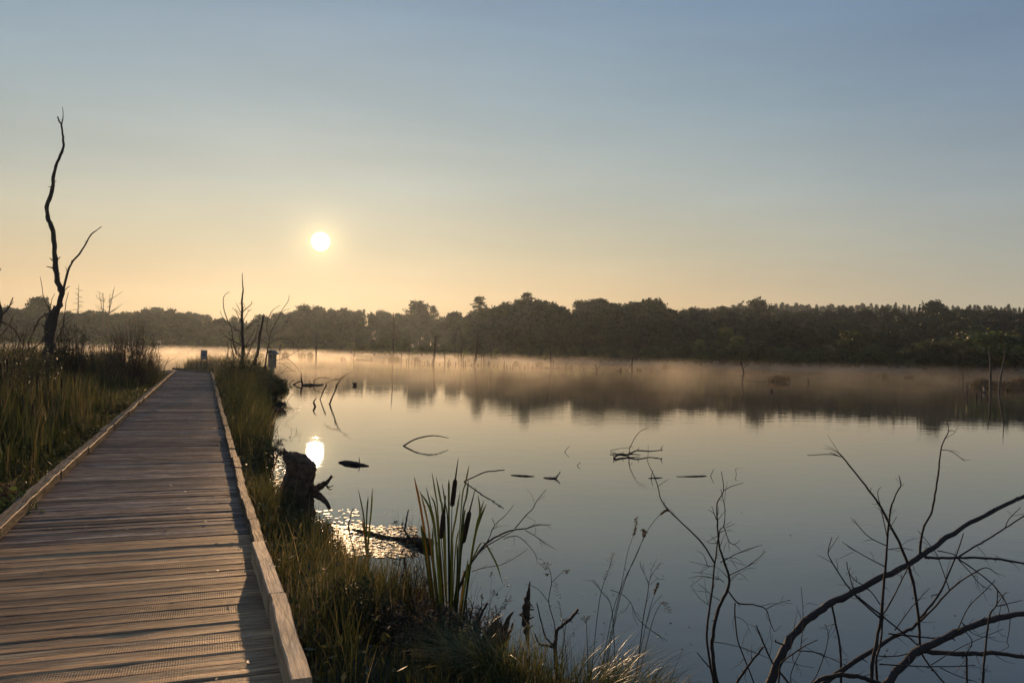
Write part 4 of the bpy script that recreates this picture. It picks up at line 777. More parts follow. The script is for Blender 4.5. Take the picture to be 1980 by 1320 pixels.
# long low logs linking the stumps
for x0, x1, y0, y1 in [(826, 838, 704, 704.5), (900, 942, 706.5, 707), (1018, 1092, 709.5, 711.5), (1057, 1080, 712, 712.5), (688, 720, 696, 697), (1440, 1485, 736, 738), (790, 812, 702.5, 703), (1190, 1200, 716, 716.5)]:
    o = lying('fallen_log', 'thin fallen log lying level in the water among the stumps', 'log', [(x0, y0, y0+.3, .5), ((x0+x1)/2, (y0+y1)/2, (y0+y1)/2+.3, .8), (x1, y1, y1+.3, .5)], mat='far_bark', spurs=2, group='fallen logs among the stumps', side=5)
lying('fallen_branch', 'pale bent trunk arching out of the water before the right islet', 'branch', [(1888, 754, 757, 1), (1894, 750.5, 757, 1.2), (1900, 748.5, 757, 1.3), (1903, 752, 758, 1.6), (1902.5, 758, 759, 1.6)], mat='pale_dead', spurs=0)
# ------------------------------------------------ fallen branches and saplings in the right foreground
tw = dict(mat='twig', spurs=8, rough=.14, twist=.18)
traced('fallen_branch', 'long thick dark branch arching from the bottom up to the right edge', 'branch', 3.7, [
    (B, [(1476, 1350), (1486.6, 1324), (1509, 1267), (1534, 1226), (1574.6, 1189), (1607, 1167), (1652, 1144), (1709.6, 1113.5), (1754.6, 1091), (1787, 1070.5), (1820, 1046), (1865, 1017), (1914, 991), (1955, 970), (1980, 960), (2040, 942)], 9, 4.2, .9),
    (B, [(1789, 1077), (1812, 1078), (1853, 1078), (1894, 1077.5), (1935, 1081), (1980, 1088), (2030, 1097)], 3.2, 2.5, .25), (B, [(1853, 1076.6), (1881, 1058), (1910, 1042), (1943, 1021), (1980, 997), (2010, 975)], 2, 1.4, .2), (B, [(1943, 1021), (1951, 1003), (1973.5, 980.5)], 1.1, .7),
    (B, [(1779, 1072.5), (1781, 1042), (1787, 1017), (1800, 993), (1808, 956), (1814, 915), (1818, 878), (1824, 854), (1834, 833), (1830, 811)], 2.8, .8), (B, [(1820, 869), (1840.5, 873), (1865, 891)], 1, .6), (B, [(1834, 833), (1841, 832), (1846, 834)], .9, .5),
    (B, [(1754.6, 1088), (1738, 1046), (1718, 1009), (1703.5, 980.5), (1681, 948), (1648, 907), (1628, 882), (1619.6, 874)], 3.2, 1.3), (B, [(1628, 883), (1603, 878), (1561, 880)], 1.1, .7), (B, [(1703, 980), (1697, 952), (1703.5, 941)], 1, .5), (B, [(1683, 950), (1685, 942)], .8, .4),
    (B, [(1757, 1093), (1767, 1132), (1775, 1181), (1778, 1222), (1779, 1250.5)], 3.2, 2.6), (B, [(1607, 1167), (1613.5, 1193), (1624, 1250.5), (1626, 1320)], 2.0, 2.6, .05), (B, [(1652, 1144), (1640, 1103), (1637, 1085)], 1.2, .8),
    (B, [(1853, 1080), (1881, 1099), (1918, 1128), (1943, 1160.5), (1953, 1197), (1947, 1242)], 1.7, .8), (B, [(1853, 1081), (1877, 1107), (1894, 1128), (1918, 1140)], 1.2, .7), (B, [(1947, 1242), (1950, 1250), (1930, 1260)], .8, .5), (B, [(1812, 1064), (1840, 1070), (1853, 1077)], 1.2, 1.2),
    (B, [(1609, 1168), (1607, 1160)], 1.8, 1), (B, [(1524, 1248), (1500, 1240), (1501, 1236)], 2, 1)], **tw)
traced('fallen_branch', 'lower dark branch rising from the bottom centre-right behind the thick one', 'branch', 3.9, [
    (B, [(1570, 1345), (1599, 1316), (1640, 1287), (1689, 1255), (1730, 1230), (1763, 1214), (1787, 1185), (1816, 1148), (1845, 1083), (1863, 1030)], 6.0, 1.0, .5),
    (B, [(1767, 1210), (1804, 1177), (1836.5, 1140), (1869, 1115.5), (1898, 1099), (1912, 1098), (1924.5, 1107)], 2, .8), (B, [(1836, 1140), (1820, 1095), (1808, 1066), (1775, 1025.5)], 1, .6),
    (B, [(1730, 1218), (1763, 1173), (1797.6, 1136)], 1.2, .6), (B, [(1718, 1224), (1771, 1230), (1820, 1232), (1869, 1218)], 1.8, 1.2), (B, [(1689, 1255), (1697, 1267), (1738, 1267), (1779, 1255)], 1.3, 1), (B, [(1816, 1148), (1801, 1151), (1803, 1155)], 1.2, .6)], **tw)
traced('fallen_branch', 'second thick dark branch along the bottom right, forking at its bend', 'branch', 3.6, [
    (B, [(1690, 1345), (1709.6, 1324), (1742, 1291), (1779, 1255), (1824, 1234), (1869, 1214), (1918, 1197), (1980, 1185), (2040, 1176)], 9.5, 5, .4), (B, [(1783, 1257), (1824, 1261), (1873, 1263), (1918, 1262), (1980, 1269), (2040, 1277)], 5.2, 4, .3),
    (B, [(1853, 1214), (1873, 1173), (1906, 1140), (1924.5, 1120)], 1.1, .6), (B, [(1779, 1258), (1800, 1290), (1840, 1335)], 2, 1.4), (B, [(1700, 1283), (1771, 1287), (1830, 1288), (1886, 1285)], 1.5, .7), (B, [(1869, 1262), (1869, 1290), (1870, 1335)], 2, 2.2), (B, [(1862, 1215), (1880, 1240), (1866, 1265)], 1, 1),
    (B, [(1818, 1290), (1850, 1305), (1890, 1318)], 1.1, .6), (B, [(1800, 1285), (1840, 1260), (1880, 1240), (1940, 1215)], 1.0, .5), (B, [(1865, 1212), (1890, 1228), (1925, 1232)], 1.0, .5)], **tw)
traced('bare_sapling', 'upright knobbly sapling crossing the thick branch', 'sapling', 3.8, [
    (TK, [(1683, 1340), (1689, 1267), (1701, 1210), (1707.6, 1148), (1712, 1091), (1716, 1042), (1722, 984.6), (1734, 952), (1742, 937.5), (1738, 919)], 3.4, .7, 0), (B, [(1713, 1054), (1681, 1038), (1660.5, 1017), (1650.5, 1003)], 1.1, .6), (B, [(1711, 1095), (1664.6, 1070.5), (1628, 1047)], 1.1, .6),
    (B, [(1716, 1040), (1707, 1000), (1703.5, 982)], .9, .8), (B, [(1717, 1062), (1742, 1059.5), (1765, 1063)], .9, .5), (B, [(1719, 1025), (1727, 1010), (1734, 998)], .8, .4), (B, [(1703.5, 1195), (1673, 1169), (1648, 1144), (1624, 1111), (1607, 1083), (1601, 1066), (1608.6, 1038)], 2, .7), (B, [(1601, 1068), (1612, 1050), (1622, 1036)], .7, .4),
    (B, [(1702, 1168), (1681, 1140), (1652, 1120), (1640, 1103), (1637, 1085)], 1.2, .6), (B, [(1705.5, 1191), (1726, 1156), (1746, 1115.5), (1758, 1093)], 1.4, .9), (B, [(1650, 1146), (1689, 1177), (1730, 1210), (1779, 1250)], 1.8, 1.4), (TK, [(1700, 1340), (1694, 1280), (1703, 1240), (1707, 1180)], 2.6, 1.5), (B, [(1656, 1122), (1655, 1112)], .7, .4)], **tw)
traced('bare_sapling', 'thin sapling with lichen tip at the lower right edge', 'sapling', 3.5, [(TK, [(1898, 1345), (1900, 1320), (1906, 1250.5), (1914, 1189), (1926.5, 1169), (1928.5, 1140)], 2.5, .9, 0), (B, [(1927, 1171), (1950, 1166), (1977, 1160)], .9, .6), (B, [(1926.5, 1169), (1936, 1155), (1945, 1144)], .9, .5)], **tw)
traced('bare_sapling', 'low twiggy shoots between the twiggy sapling and the thick branch', 'sapling', 3.7, [(TK, [(1505, 1345), (1508, 1290), (1517, 1275), (1542, 1257), (1560, 1246), (1581, 1236)], 2, .7), (B, [(1542, 1257), (1570, 1259), (1595, 1267), (1648, 1291)], 1.2, .6), (B, [(1548, 1255), (1553, 1189), (1549, 1134)], .9, .5), (B, [(1560, 1330), (1579, 1304), (1597, 1254.6), (1601, 1222), (1595, 1205.5)], 1.1, .5), (B, [(1534, 1263), (1533, 1275), (1545, 1285), (1575, 1290)], .8, .4), (B, [(1548, 1258), (1530, 1300), (1528, 1330)], .8, .8)], **tw)
traced('sunken_branch', 'low dark log lying along the bottom edge between the branches', 'branch', 3.7, [(B, [(1560, 1330), (1579, 1318), (1610, 1306), (1632, 1304), (1665, 1309), (1693, 1318), (1720, 1330)], 4, 5, 0)], **tw)
traced('bare_sapling', 'twiggy two-stemmed sapling right of centre with a long arm reaching up left', 'sapling', 4.0, [
    (TK, [(1388, 1350), (1386, 1320), (1378, 1263), (1378, 1230), (1390.5, 1173), (1407, 1140), (1409, 1111), (1399, 1083), (1390, 1050), (1387, 1009), (1387, 972), (1399, 948), (1394.6, 911)], 4.4, .6, 0),
    (TK, [(1385, 1345), (1378, 1308), (1368, 1250.5), (1367, 1210), (1376, 1148), (1382, 1091), (1388, 1042)], 2.8, 1.3),
    (B, [(1381, 1087), (1358, 1050), (1321, 1013), (1292, 984.6), (1280, 968), (1276, 959.5), (1272, 940), (1265, 920), (1255, 899), (1250.5, 886)], 1.6, .4), (B, [(1272, 940), (1282, 933), (1292, 925.6)], .6, .3), (B, [(1399, 948), (1415, 939.6), (1437.5, 933)], .9, .4),
    (B, [(1390, 1040), (1392, 1024), (1399.5, 1015), (1402, 985), (1397, 960), (1394, 945)], 1.1, .5), (B, [(1399.5, 1017), (1405, 1034), (1411, 1048), (1421, 1053), (1432, 1063)], 1, .5), (B, [(1403, 1020), (1414, 1015), (1422, 1012)], .6, .3), (B, [(1420, 1052), (1428, 1047), (1431, 1043)], .6, .3),
    (B, [(1385, 1004), (1381, 992), (1376, 978)], .9, .5), (B, [(1382, 994), (1375, 988), (1369, 985)], .6, .4), (B, [(1387, 1036), (1375, 1042), (1366, 1049)], .7, .3), (B, [(1388, 1005), (1398, 992), (1405, 984)], .6, .3), (B, [(1392.5, 1087), (1419, 1072.5), (1444, 1062), (1474, 1053)], 1.0, .5), (B, [(1411, 1111), (1444, 1095), (1464, 1080), (1480.5, 1065)], 1.0, .5),
    (B, [(1407, 1140), (1427, 1165), (1456, 1168), (1480.5, 1177), (1489, 1201), (1497, 1220)], 1.8, .6), (B, [(1480.5, 1177), (1505, 1165), (1525, 1160)], .8, .4), (B, [(1421, 1165), (1421, 1189), (1427, 1238), (1444, 1283), (1460, 1325)], 1.3, 1.4), (B, [(1382, 1095), (1368, 1093), (1333, 1085)], .9, .3), (B, [(1368, 1093), (1360, 1072), (1347, 1064)], .7, .3),
    (B, [(1390, 1120), (1358, 1113), (1331, 1117.5)], .9, .3), (B, [(1400, 1125), (1380, 1112), (1354, 1106)], .8, .3), (B, [(1376, 1240), (1400, 1243), (1444, 1254), (1493, 1275)], .9, .5), (B, [(1398, 1080), (1420, 1078), (1436, 1087)], .7, .4), (B, [(1392, 1160), (1376, 1150), (1365, 1140), (1350, 1128)], .8, .3), (B, [(1372, 1170), (1352, 1155), (1337, 1132)], .7, .3), (B, [(1420, 1190), (1440, 1200), (1452, 1225)], .7, .3), (B, [(1489, 1201), (1482, 1190), (1484, 1180)], .5, .4), (B, [(1497, 1220), (1503, 1216), (1510, 1209)], .6, .3), (B, [(1409, 1120), (1430, 1108), (1446, 1122)], .6, .3)], **tw)
traced('bare_sapling', 'short crossed dead shoots right of the foot of the twiggy sapling', 'sapling', 3.8, [(TK, [(1420, 1335), (1427, 1316), (1452, 1279), (1476, 1250)], 3.2, 1.8, 0), (B, [(1545, 1345), (1525.5, 1320), (1493, 1279), (1476, 1242), (1462, 1207.6)], 2.4, 1.2), (B, [(1375, 1292), (1362, 1278), (1347, 1260)], 1.6, .8)], **tw)
traced('bare_shrub', 'fine bare arching twigs leaning out over the water right of the cattails', 'shrub', 5.1, [
    (B, [(870, 1190), (894, 1119), (913, 1085), (939, 1051), (970, 1032), (992, 1024.5), (1019, 1021), (1038, 1015), (1066, 1014)], 3, .6, .2), (B, [(996, 1021), (1015, 998), (1030, 983), (1038, 968), (1056, 946)], 1.2, .5), (B, [(943, 1047), (956.5, 1015), (977, 996), (994, 975)], 1, .4), (B, [(956.5, 1015), (954, 1008), (950, 1001)], .6, .3),
    (B, [(1015, 1024.5), (1032, 1034), (1053, 1049), (1076, 1062)], .9, .4), (B, [(973.5, 1041.6), (1000, 1036), (1023, 1055), (1036, 1074), (1039, 1090)], .8, .4), (B, [(913, 1104), (939, 1096.5), (970, 1091), (996, 1077.6), (1021, 1060.5)], .8, .4), (B, [(890, 1130), (901.5, 1100), (932, 1062), (962, 1043), (992, 1026)], 1.8, .8), (B, [(1019, 1021), (1030, 1015), (1050, 1012)], .6, .3), (B, [(1032, 1034), (1036, 1028), (1035, 1018)], .5, .3)], mat='twig', spurs=3, twist=.12)

# ---------------------------------------------------------------- grasses, reeds and herbs
def blades(P, H, Wd, lean, curl=.5, seg=4, rv=None, dirs=None, seed=1):
    """one curved tapering blade per row of P"""
    r = np.random.default_rng(seed); n = len(P); H = np.broadcast_to(H, n).astype(float); Wd = np.broadcast_to(Wd, n).astype(float); lean = np.broadcast_to(lean, n)
    az = r.uniform(0, 2*np.pi, n) if dirs is None else dirs; D = np.stack([np.cos(az), np.sin(az), 0*az], 1); f = az+r.uniform(-1.3, 1.3, n); N_ = np.stack([np.sin(f), -np.cos(f), 0*f], 1)
    us = np.linspace(0, 1, seg); rows = []
    for u in us:
        h = H*(u-lean*curl*.55*u*u); o_ = H*lean*(u**1.9); c_ = P+D*o_[:, None]; c_ = c_.copy(); c_[:, 2] += h
        w_ = (Wd*(1-u**2.2)*.5*(.55+.45*min(1, u*3+.2)))[:, None]
        if u == 1: rows.append(c_[:, None, :])
        else: rows.append(np.stack([c_-N_*w_, c_+N_*w_], 1))
    V = np.concatenate(rows, 1); m_ = V.shape[1]; T = []
    for k in range(seg-2): a = 2*k; T += [(a, a+1, a+3), (a, a+3, a+2)]
    a = 2*(seg-2); T.append((a, a+1, a+2)); T = np.array(T)
    TT = (np.arange(n)[:, None, None]*m_+T[None]).reshape(-1, 3)
    rv = r.random(n) if rv is None else rv
    return V.reshape(-1, 3), TT, np.repeat(rv, m_)
def flakes(P, size, seed=2, up=.3, rv=None):
    r = np.random.default_rng(seed); n = len(P); e1 = r.normal(size=(n, 3)); e1[:, 2] *= up+.3; e1 /= np.linalg.norm(e1, axis=1)[:, None]; e2 = np.cross(e1, r.normal(size=(n, 3))); e2 /= np.linalg.norm(e2, axis=1)[:, None]
    s_ = (size*(.5+r.random(n)))[:, None]; V = np.stack([P-e1*s_, P+e2*s_*.38, P+e1*s_, P-e2*s_*.38], 1).reshape(-1, 3)
    T = (np.arange(n)[:, None, None]*4+np.array([(0, 1, 2), (0, 2, 3)])[None]).reshape(-1, 3)
    return V, T, np.repeat(r.random(n) if rv is None else rv, 4)
def join(parts):
    V = []; T = []; A_ = []; n = 0
    for v, t_, a in parts: V.append(v); T.append(t_+n); A_.append(a); n += len(v)
    return np.vstack(V), np.vstack(T), np.concatenate(A_)
def ground_pts(st_, jitter=0):
    B2 = np.array(bd)[:2]; T2 = np.array(bt)[:2]; XY = st_[:, :1]*B2+st_[:, 1:2]*T2; return XY, ground_z(XY)
def clump(r, n, s0, s1, t0, t1, nc, sp, power=1.0):
    c = np.stack([s0+(s1-s0)*r.random(nc)**power, r.uniform(t0, t1, nc)], 1); idx = r.integers(0, nc, n); return c[idx]+r.normal(size=(n, 2))*sp, idx
r = np.random.default_rng(5)
def vnoise(xy, sc, seed):
    q = np.random.default_rng(seed); k = q.normal(size=(6, 2))*sc; ph = q.uniform(0, 6.28, 6); return np.mean([np.sin(xy@k[i]+ph[i]) for i in range(6)], 0)
parts = []
# right verge: between the curb and the waterline
TE = TR+.10
def right_field(n, s0, s1, power, seed, Hf, wd, hmul=1, lean=(.1, .5), nc=600, sp=.12):
    r = np.random.default_rng(seed); q, idx = clump(r, n, s0, s1, TE, TE+6, nc, sp, power); q = q[q[:, 1] > TE+.02]
    XY, z = ground_pts(q); inside = sdf(XY, NEAR); k = (inside > -.12) & (q[:, 1] > TE) & (z > -.2); q = q[k]; XY = XY[k]; z = z[k]; inside = inside[k]
    patch_ = vnoise(XY, 1.3, 3); H = Hf(q, inside, XY)*(.62+.5*r.random(len(q)))*(1+.22*patch_)*hmul
    le = r.uniform(*lean, len(q)); rv = np.clip(.45+.22*vnoise(XY, .9, 8)+.30*r.normal(size=len(q))*.8, 0, 1)
    P = np.column_stack([XY, z-.03]); d = np.hypot(XY[:, 0], XY[:, 1]); Wd = wd*(.6+.8*r.random(len(q)))*np.clip(d/7, 1, 2.6)
    return blades(P, H, Wd, le, .5, 4, rv, None, seed)
def Hr(q, ins, XY):
    s_ = q[:, 0]; e = q[:, 1]-TE
    h = np.where(s_ < 4.4, .34, np.where(s_ < 8.5, .70, .76))
    px = 990+FPX*XY[:, 0]/np.maximum(XY[:, 1], .5)
    h = np.where((px > 660) & (s_ < 9), .50, h); h = np.where((px > 860) & (s_ < 9), .20, h); h = np.where((px > 720) & (s_ < 4.6), .24, h)
    h = np.where((px > 530) & (s_ > 6.2), .26, h); h = np.where((s_ > 9) & (s_ < 12), .42, h)
    return h*np.clip(.75+e*.5, .7, 1.15)*np.where(ins < .25, .85, 1)
parts = [right_field(42000, 2.0, 9.0, 1.25, 21, Hr, .0042, nc=620), right_field(26000, 7.5, 43, 1.5, 22, Hr, .006, nc=520, sp=.2), right_field(9000, 2.0, 30, 1.4, 23, Hr, .008, .8, (.3, .9), nc=200, sp=.1), right_field(16000, 2.0, 40, 1.4, 24, Hr, .005, .4, (.3, .9), nc=2000, sp=.4)]
# mound with the sign, beyond the bend
a_ = r.uniform(0, 6.28, 11000); q_ = 5.2*np.sqrt(r.random(11000)); XY = np.stack([mound.x+.5+np.cos(a_)*q_*1.5, mound.y-.5+np.sin(a_)*q_*1.4], 1); k = sdf(XY, NEAR) > 0; XY = XY[k]
far_side = np.array([( (Vector((x, y, 0))-corner).dot(dn) > .15) or ((Vector((x, y, 0))-corner).dot(dl) < -.1) for x, y in XY]); XY = XY[far_side]
parts.append(blades(np.column_stack([XY, ground_z(XY)]), .2+.5*r.random(len(XY))**2.5, .015, r.uniform(.1, .5, len(XY)), seed=31))
V, T, a = join(parts); o = link('verge_grass', bigmesh('verge_grass', V, T, M['grass'], a)); tag(o, 'tall olive and straw coloured grass along the water side of the boardwalk', kind='stuff')
# left marsh
TLE = TL-.09
def left_field(n, s0, s1, t1, power, seed, mode, wd, nc, sp, lean=(.05, .4)):
    r = np.random.default_rng(seed); q, idx = clump(r, n, s0, s1, TLE-t1, TLE, nc, sp, power); q = q[q[:, 1] < TLE-.02]; XY, z = ground_pts(q); k = sdf(XY, NEAR) > .05; q = q[k]; XY = XY[k]; z = z[k]; e = TLE-q[:, 1]
    n_ = len(q); base = .26+1.15*np.clip((e-.4)/2.3, 0, 1)**.8
    if mode == 'low': H = .12+.3*r.random(n_)*np.minimum(1, .5+e*.4); 
    elif mode == 'grass': H = base*(.45+.55*r.random(n_))*(1+.2*vnoise(XY, .8, 4))
    else: H = (base+.12)*(.75+.4*r.random(n_))*(1+.12*vnoise(XY, .5, 5))
    rv = np.clip(.42+.28*vnoise(XY, .6, 9)+.25*r.normal(size=n_), 0, 1); d = np.hypot(XY[:, 0], XY[:, 1])
    return blades(np.column_stack([XY, z-.03]), H, wd*(.6+.8*r.random(n_))*np.clip(d/8, 1, 2.4), r.uniform(*lean, n_), .5, 4, rv, None, seed)
parts = [left_field(26000, 3, 22, 7, 1.1, 41, 'grass', .006, 500, .16), left_field(20000, 8, 46, 14, 1.0, 42, 'grass', .010, 700, .3), left_field(22000, 3, 30, 2.2, 1.2, 43, 'low', .006, 1500, .2, (.3, 1.0)), left_field(9000, 3, 44, 5, 1.2, 46, 'low', .010, 1500, .2, (.3, 1.0))]
V, T, a = join(parts); o = link('marsh_grass', bigmesh('marsh_grass', V, T, M['grass'], a)); tag(o, 'dense dark marsh grass left of the boardwalk', kind='stuff')
parts = [left_field(5200, 5, 24, 9, 1.0, 44, 'reed', .017, 260, .14, (.03, .3)), left_field(7500, 14, 46, 20, .9, 45, 'reed', .024, 420, .25, (.03, .3))]
V, T, a = join(parts); o = link('reeds', bigmesh('reeds', V, T, M['reed'], a)); tag(o, 'broad reed leaves standing in the marsh left of the boardwalk', kind='stuff')
# seed heads over the reeds
q = np.stack([r.uniform(5, 40, 420), TLE-.8-r.random(420)**.8*10], 1); XY, z = ground_pts(q); P = []
for (x, y), z_, e in zip(XY, z, TLE-q[:, 1]):
    h = (.35+1.05*min(1, e/2.8))*rnd.uniform(.75, 1.12); c_ = np.array([x, y, z_+h]); P.append(c_+r.normal(size=(26, 3))*[.018, .018, .06])
Pp = np.vstack(P); parts = [flakes(Pp, .012, 51), blades(np.column_stack([XY, z]), (np.array([p[:, 2].mean() for p in P])-z), .006, .04, .2, 4, None, None, 52)]
V, T, a = join(parts); o = link('seed_heads', bigmesh('seed_heads', V, T, M['dryherb'], a)); tag(o, 'brown feathery seed heads above the reeds on the left', kind='stuff')
# broad-leaved herbs hugging both curbs
q = np.vstack([np.stack([r.uniform(3, 28, 5200), TLE-.03-r.random(5200)**1.4*1.6], 1), np.stack([r.uniform(2.2, 34, 2600), TE+.02+r.random(2600)**1.4*.5], 1)]); XY, z = ground_pts(q); hh = r.random(len(q))**1.3*.34
o = link('ground_herbs', bigmesh('ground_herbs', *flakes(np.column_stack([XY, z+hh]), .026, 53, .6)[:2], M['shrubleaf'], flakes(np.column_stack([XY, z+hh]), .026, 53, .6)[2])); tag(o, 'low leafy herbs beside the boardwalk curbs', kind='stuff')
# drops of dew and small floating leaves that catch the sun
def water_bits(n, xr, yr, seed, size):
    r = np.random.default_rng(seed); P = []
    for _ in range(n):
        x, y = r.uniform(*xr), r.uniform(*yr); p = at(x, y, 0); 
        P.append((p.x, p.y, .004+r.random()*.003))
    P = np.array(P); n = len(P); az = r.uniform(0, 6.28, n); rings = 6; s_ = size*(.5+r.random(n)); V = []
    for k in range(rings):
        th = az+k*2*np.pi/rings; rr = s_*(.8+.4*r.random(n)); V.append(np.stack([P[:, 0]+np.cos(th)*rr, P[:, 1]+np.sin(th)*rr, P[:, 2]+r.normal(size=n)*.0016+.001], 1))
    V = np.stack(V, 1).reshape(-1, 3); T = (np.arange(n)[:, None, None]*rings+np.array([(0, k, k+1) for k in range(1, rings-1)])[None]).reshape(-1, 3); return V, T, np.repeat(r.random(n), rings)
m, t, p = newmat('floating_leaf'); at_ = nd(t, 'ShaderNodeAttribute', attribute_name='rnd'); t.links.new(ramp(t, at_.outputs['Fac'], [(0, (.04, .045, .02)), (.6, (.10, .09, .04)), (1, (.2, .15, .08))]), p.inputs['Base Color']); p.inputs['Roughness'].default_value = .45; p.inputs['Specular IOR Level'].default_value = .35; M['float'] = m
parts = [water_bits(900, (640, 805), (1016, 1078), 61, .020), water_bits(260, (512, 560), (870, 965), 62, .02), water_bits(300, (560, 700), (985, 1060), 63, .018), water_bits(60, (600, 900), (880, 1000), 64, .008), water_bits(60, (950, 1400), (1060, 1260), 65, .006), water_bits(50, (1200, 1900), (940, 1300), 66, .008), water_bits(14, (530, 600), (780, 800), 67, .02)]
V, T, a = join(parts); o = link('floating_leaves', bigmesh('floating_leaves', V, T, M['float'], a)); tag(o, 'small floating leaves glittering in the shallow water by the bank', kind='stuff')
# grassy tussocks standing in the lake
def tussock(x, y, wpx, hpx, label, group=None, mat='shrubleaf', n=260):
    f = at(x, y, 0); d = depth(f); Rr = wpx*d/FPX/2; Hh = hpx*d/FPX; t = thing('tussock', label, 'tussock', (f.x, f.y, 0), group); g = G(); rows = [(1.0, -.3), (.96, .02), (.9, .3*Hh), (.55, .5*Hh), (0.05, .6*Hh)]
    for rr, z_ in rows:
        for k in range(12): th = k*math.pi/6; q = Rr*rr*rnd.uniform(.85, 1.1); g.V.append((math.cos(th)*q, math.sin(th)*q*.8, z_))
    for i in range(4):
        for k in range(12): k2 = (k+1) % 12; g.F.append((i*12+k, i*12+k2, (i+1)*12+k2, (i+1)*12+k))
    g.put('root_mound', M['soil'], t)
    th = NR.uniform(0, 6.28, n); q = Rr*np.sqrt(NR.random(n)); P = np.stack([np.cos(th)*q, np.sin(th)*q*.8, Hh*(.05+.45*(1-q/Rr))], 1)
    V, T, a = blades(P, Hh*(.45+.5*NR.random(n)), .010*d/12*1.2, NR.uniform(.2, .9, n), .6, 4, None, None, rnd.randrange(999)); link('grass_tuft', bigmesh('grass_tuft', V, T, M[mat], a), t); return t
for x, y, w_, h_, lab in [(552, 689, 15, 8, 'leftmost of the three small tussocks near the nest box'), (584, 690, 13, 8, 'middle of the three small tussocks near the nest box'), (600, 690, 11, 9, 'rightmost of the three small tussocks near the nest box'), (757, 698, 11, 7, 'dark tussock at the foot of the very tall thin snag'), (768, 698, 9, 8, 'dark tussock just right of the very tall thin snag'),
    (806, 698, 8, 6, 'tiny tussock between the tall thin snag and the horned snag'), (1042, 708, 13, 9, 'mushroom-shaped tussock left of the bare pole'), (906, 699, 7, 6, 'tiny tussock just left of the branching dead tree'), (998, 705, 12, 7, 'pale tussock between the hazy straight snag and the pole'), (1235, 716, 8, 5, 'small tussock right of the braced post'), (1287, 711, 14, 7, 'pale bleached tussock at the shore right of centre'),
    (1507, 738, 40, 13, 'wide brown tussock right of the forked snag'), (1711, 728, 13, 8, 'dark tussock left of the wide flat one near the right'), (1698, 727, 7, 5, 'tiniest tussock near the right, beside a dark one'), (1757, 730, 19, 7, 'flat rust-brown tussock near the right'), (1803, 722, 20, 6, 'low tussock at the far right shore'), (1915-12, 748, 46, 16, 'left brown grassy part of the right islet'), (1946, 750, 50, 15, 'middle grassy part of the right islet'), (1985, 748, 50, 20, 'right tall part of the right islet with yellow grass'), (1952, 754, 13, 9, 'dark blocky tussock in front of the right islet'), (505, 690, 10, 7, 'tussock behind the leaning snag')]:
    tussock(x, y, w_, h_, lab, 'tussocks standing in the lake', 'dryherb' if x in (1507, 1757, 1903, 1946, 1985, 1287) else 'shrubleaf', 500 if w_ > 30 else 220)
# leafy shrubs
def shrub(label, base, H, Rad, ns, leaf, mat='shrubleaf', seed=1, per=60, cat='shrub', kindname='shrub', droop=.2, feather=0, inner=.3):
    r = np.random.default_rng(seed); t = thing(kindname, label, cat, base); P = []; g = G()
    for k in range(ns):
        a = r.uniform(0, 6.28); q = Rad*math.sqrt(r.random()); tip = Vector((math.cos(a)*q, math.sin(a)*q, H*math.sqrt(max(0, 1-.75*(q/Rad)**2))*r.uniform(.45, 1.04))); b0 = Vector((math.cos(a)*q*.3, math.sin(a)*q*.3, -.05)); mid = b0.lerp(tip, .55)+Vector((r.normal()*.06*H, r.normal()*.06*H, .02))
        pl = catmull([b0, mid, tip], 3); g.tube(pl, [.006*max(1, H)*(1-i/len(pl)*.8) for i in range(len(pl))], 3, False); segs = [(pl, per//2)]
        for _ in range(4):
            i = r.integers(2, len(pl)-1); d = Vector((r.normal(), r.normal(), abs(r.normal())*.5+.2)).normalized()*H*r.uniform(.08, .2); sp_ = [pl[i], pl[i]+d*.5+Vector((0, 0, .02)), pl[i]+d]; g.tube(sp_, [.003, .002, .001], 3, False); segs.append((sp_, per//7))
        for pl_, m_ in segs:
            u = inner+(1-inner)*r.random(m_); pa = np.array([list(x) for x in pl_]); X = np.stack([np.interp(u*(len(pl_)-1), range(len(pl_)), pa[:, j]) for j in range(3)], 1); X += r.normal(size=X.shape)*leaf*1.5; P.append(X)
    P = np.vstack(P); V, T, a = flakes(P, leaf, seed, .8); link('foliage', bigmesh('foliage', V, T, M[mat], a), t); g.put('stem', M['dark_bark'], t); return t
def gpos(px, py, dep): p = dp(px, py, dep); return Vector((p.x, p.y, gz(p.x, p.y)))
shrub('broad bushy shrub with fine feathery leaves left of the bend in the boardwalk', gpos(252, 710, 29), 2.75, 1.05, 150, .022, seed=3, per=70)
shrub('lower right flank shrub overhanging the left curb near the bend', gpos(290, 715, 31), 1.5, .7, 80, .02, 'willow', seed=4, per=50)
shrub('feathery brownish shrub between the dead tree and the broad shrub', gpos(200, 712, 26), 2.1, .7, 90, .018, 'dryherb', seed=5, per=60)
shrub('dense dark rounded evergreen bush beside the foot of the tall dead tree', gpos(138, 712, 24.5), 2.6, .75, 120, .025, 'needle', seed=6, per=90)
shrub('spiky dark bush left of the tall dead tree', gpos(40, 712, 18), 2.3, .8, 100, .02, seed=7, per=60)
shrub('narrow spiky bush at the extreme left under the forked branches', gpos(-5, 712, 15), 2.3, .6, 80, .018, seed=8, per=60)
shrub('leafy undergrowth at the foot of the bare spruce-like tree', gpos(468, 715, 37), 1.75, 1.25, 150, .035, seed=9, per=60)
shrub('rounded dense shrub between the bare tree and the leaning snag', gpos(500, 725, 35), .9, .8, 100, .03, seed=10, per=60)
shrub('round dark green bush on the point at the water edge', gpos(528, 760, 30), .82, .62, 130, .028, 'leaf', seed=11, per=90)
shrub('small tussocky bush left of the round dark one', gpos(505, 765, 29), .75, .55, 90, .028, seed=12, per=60)
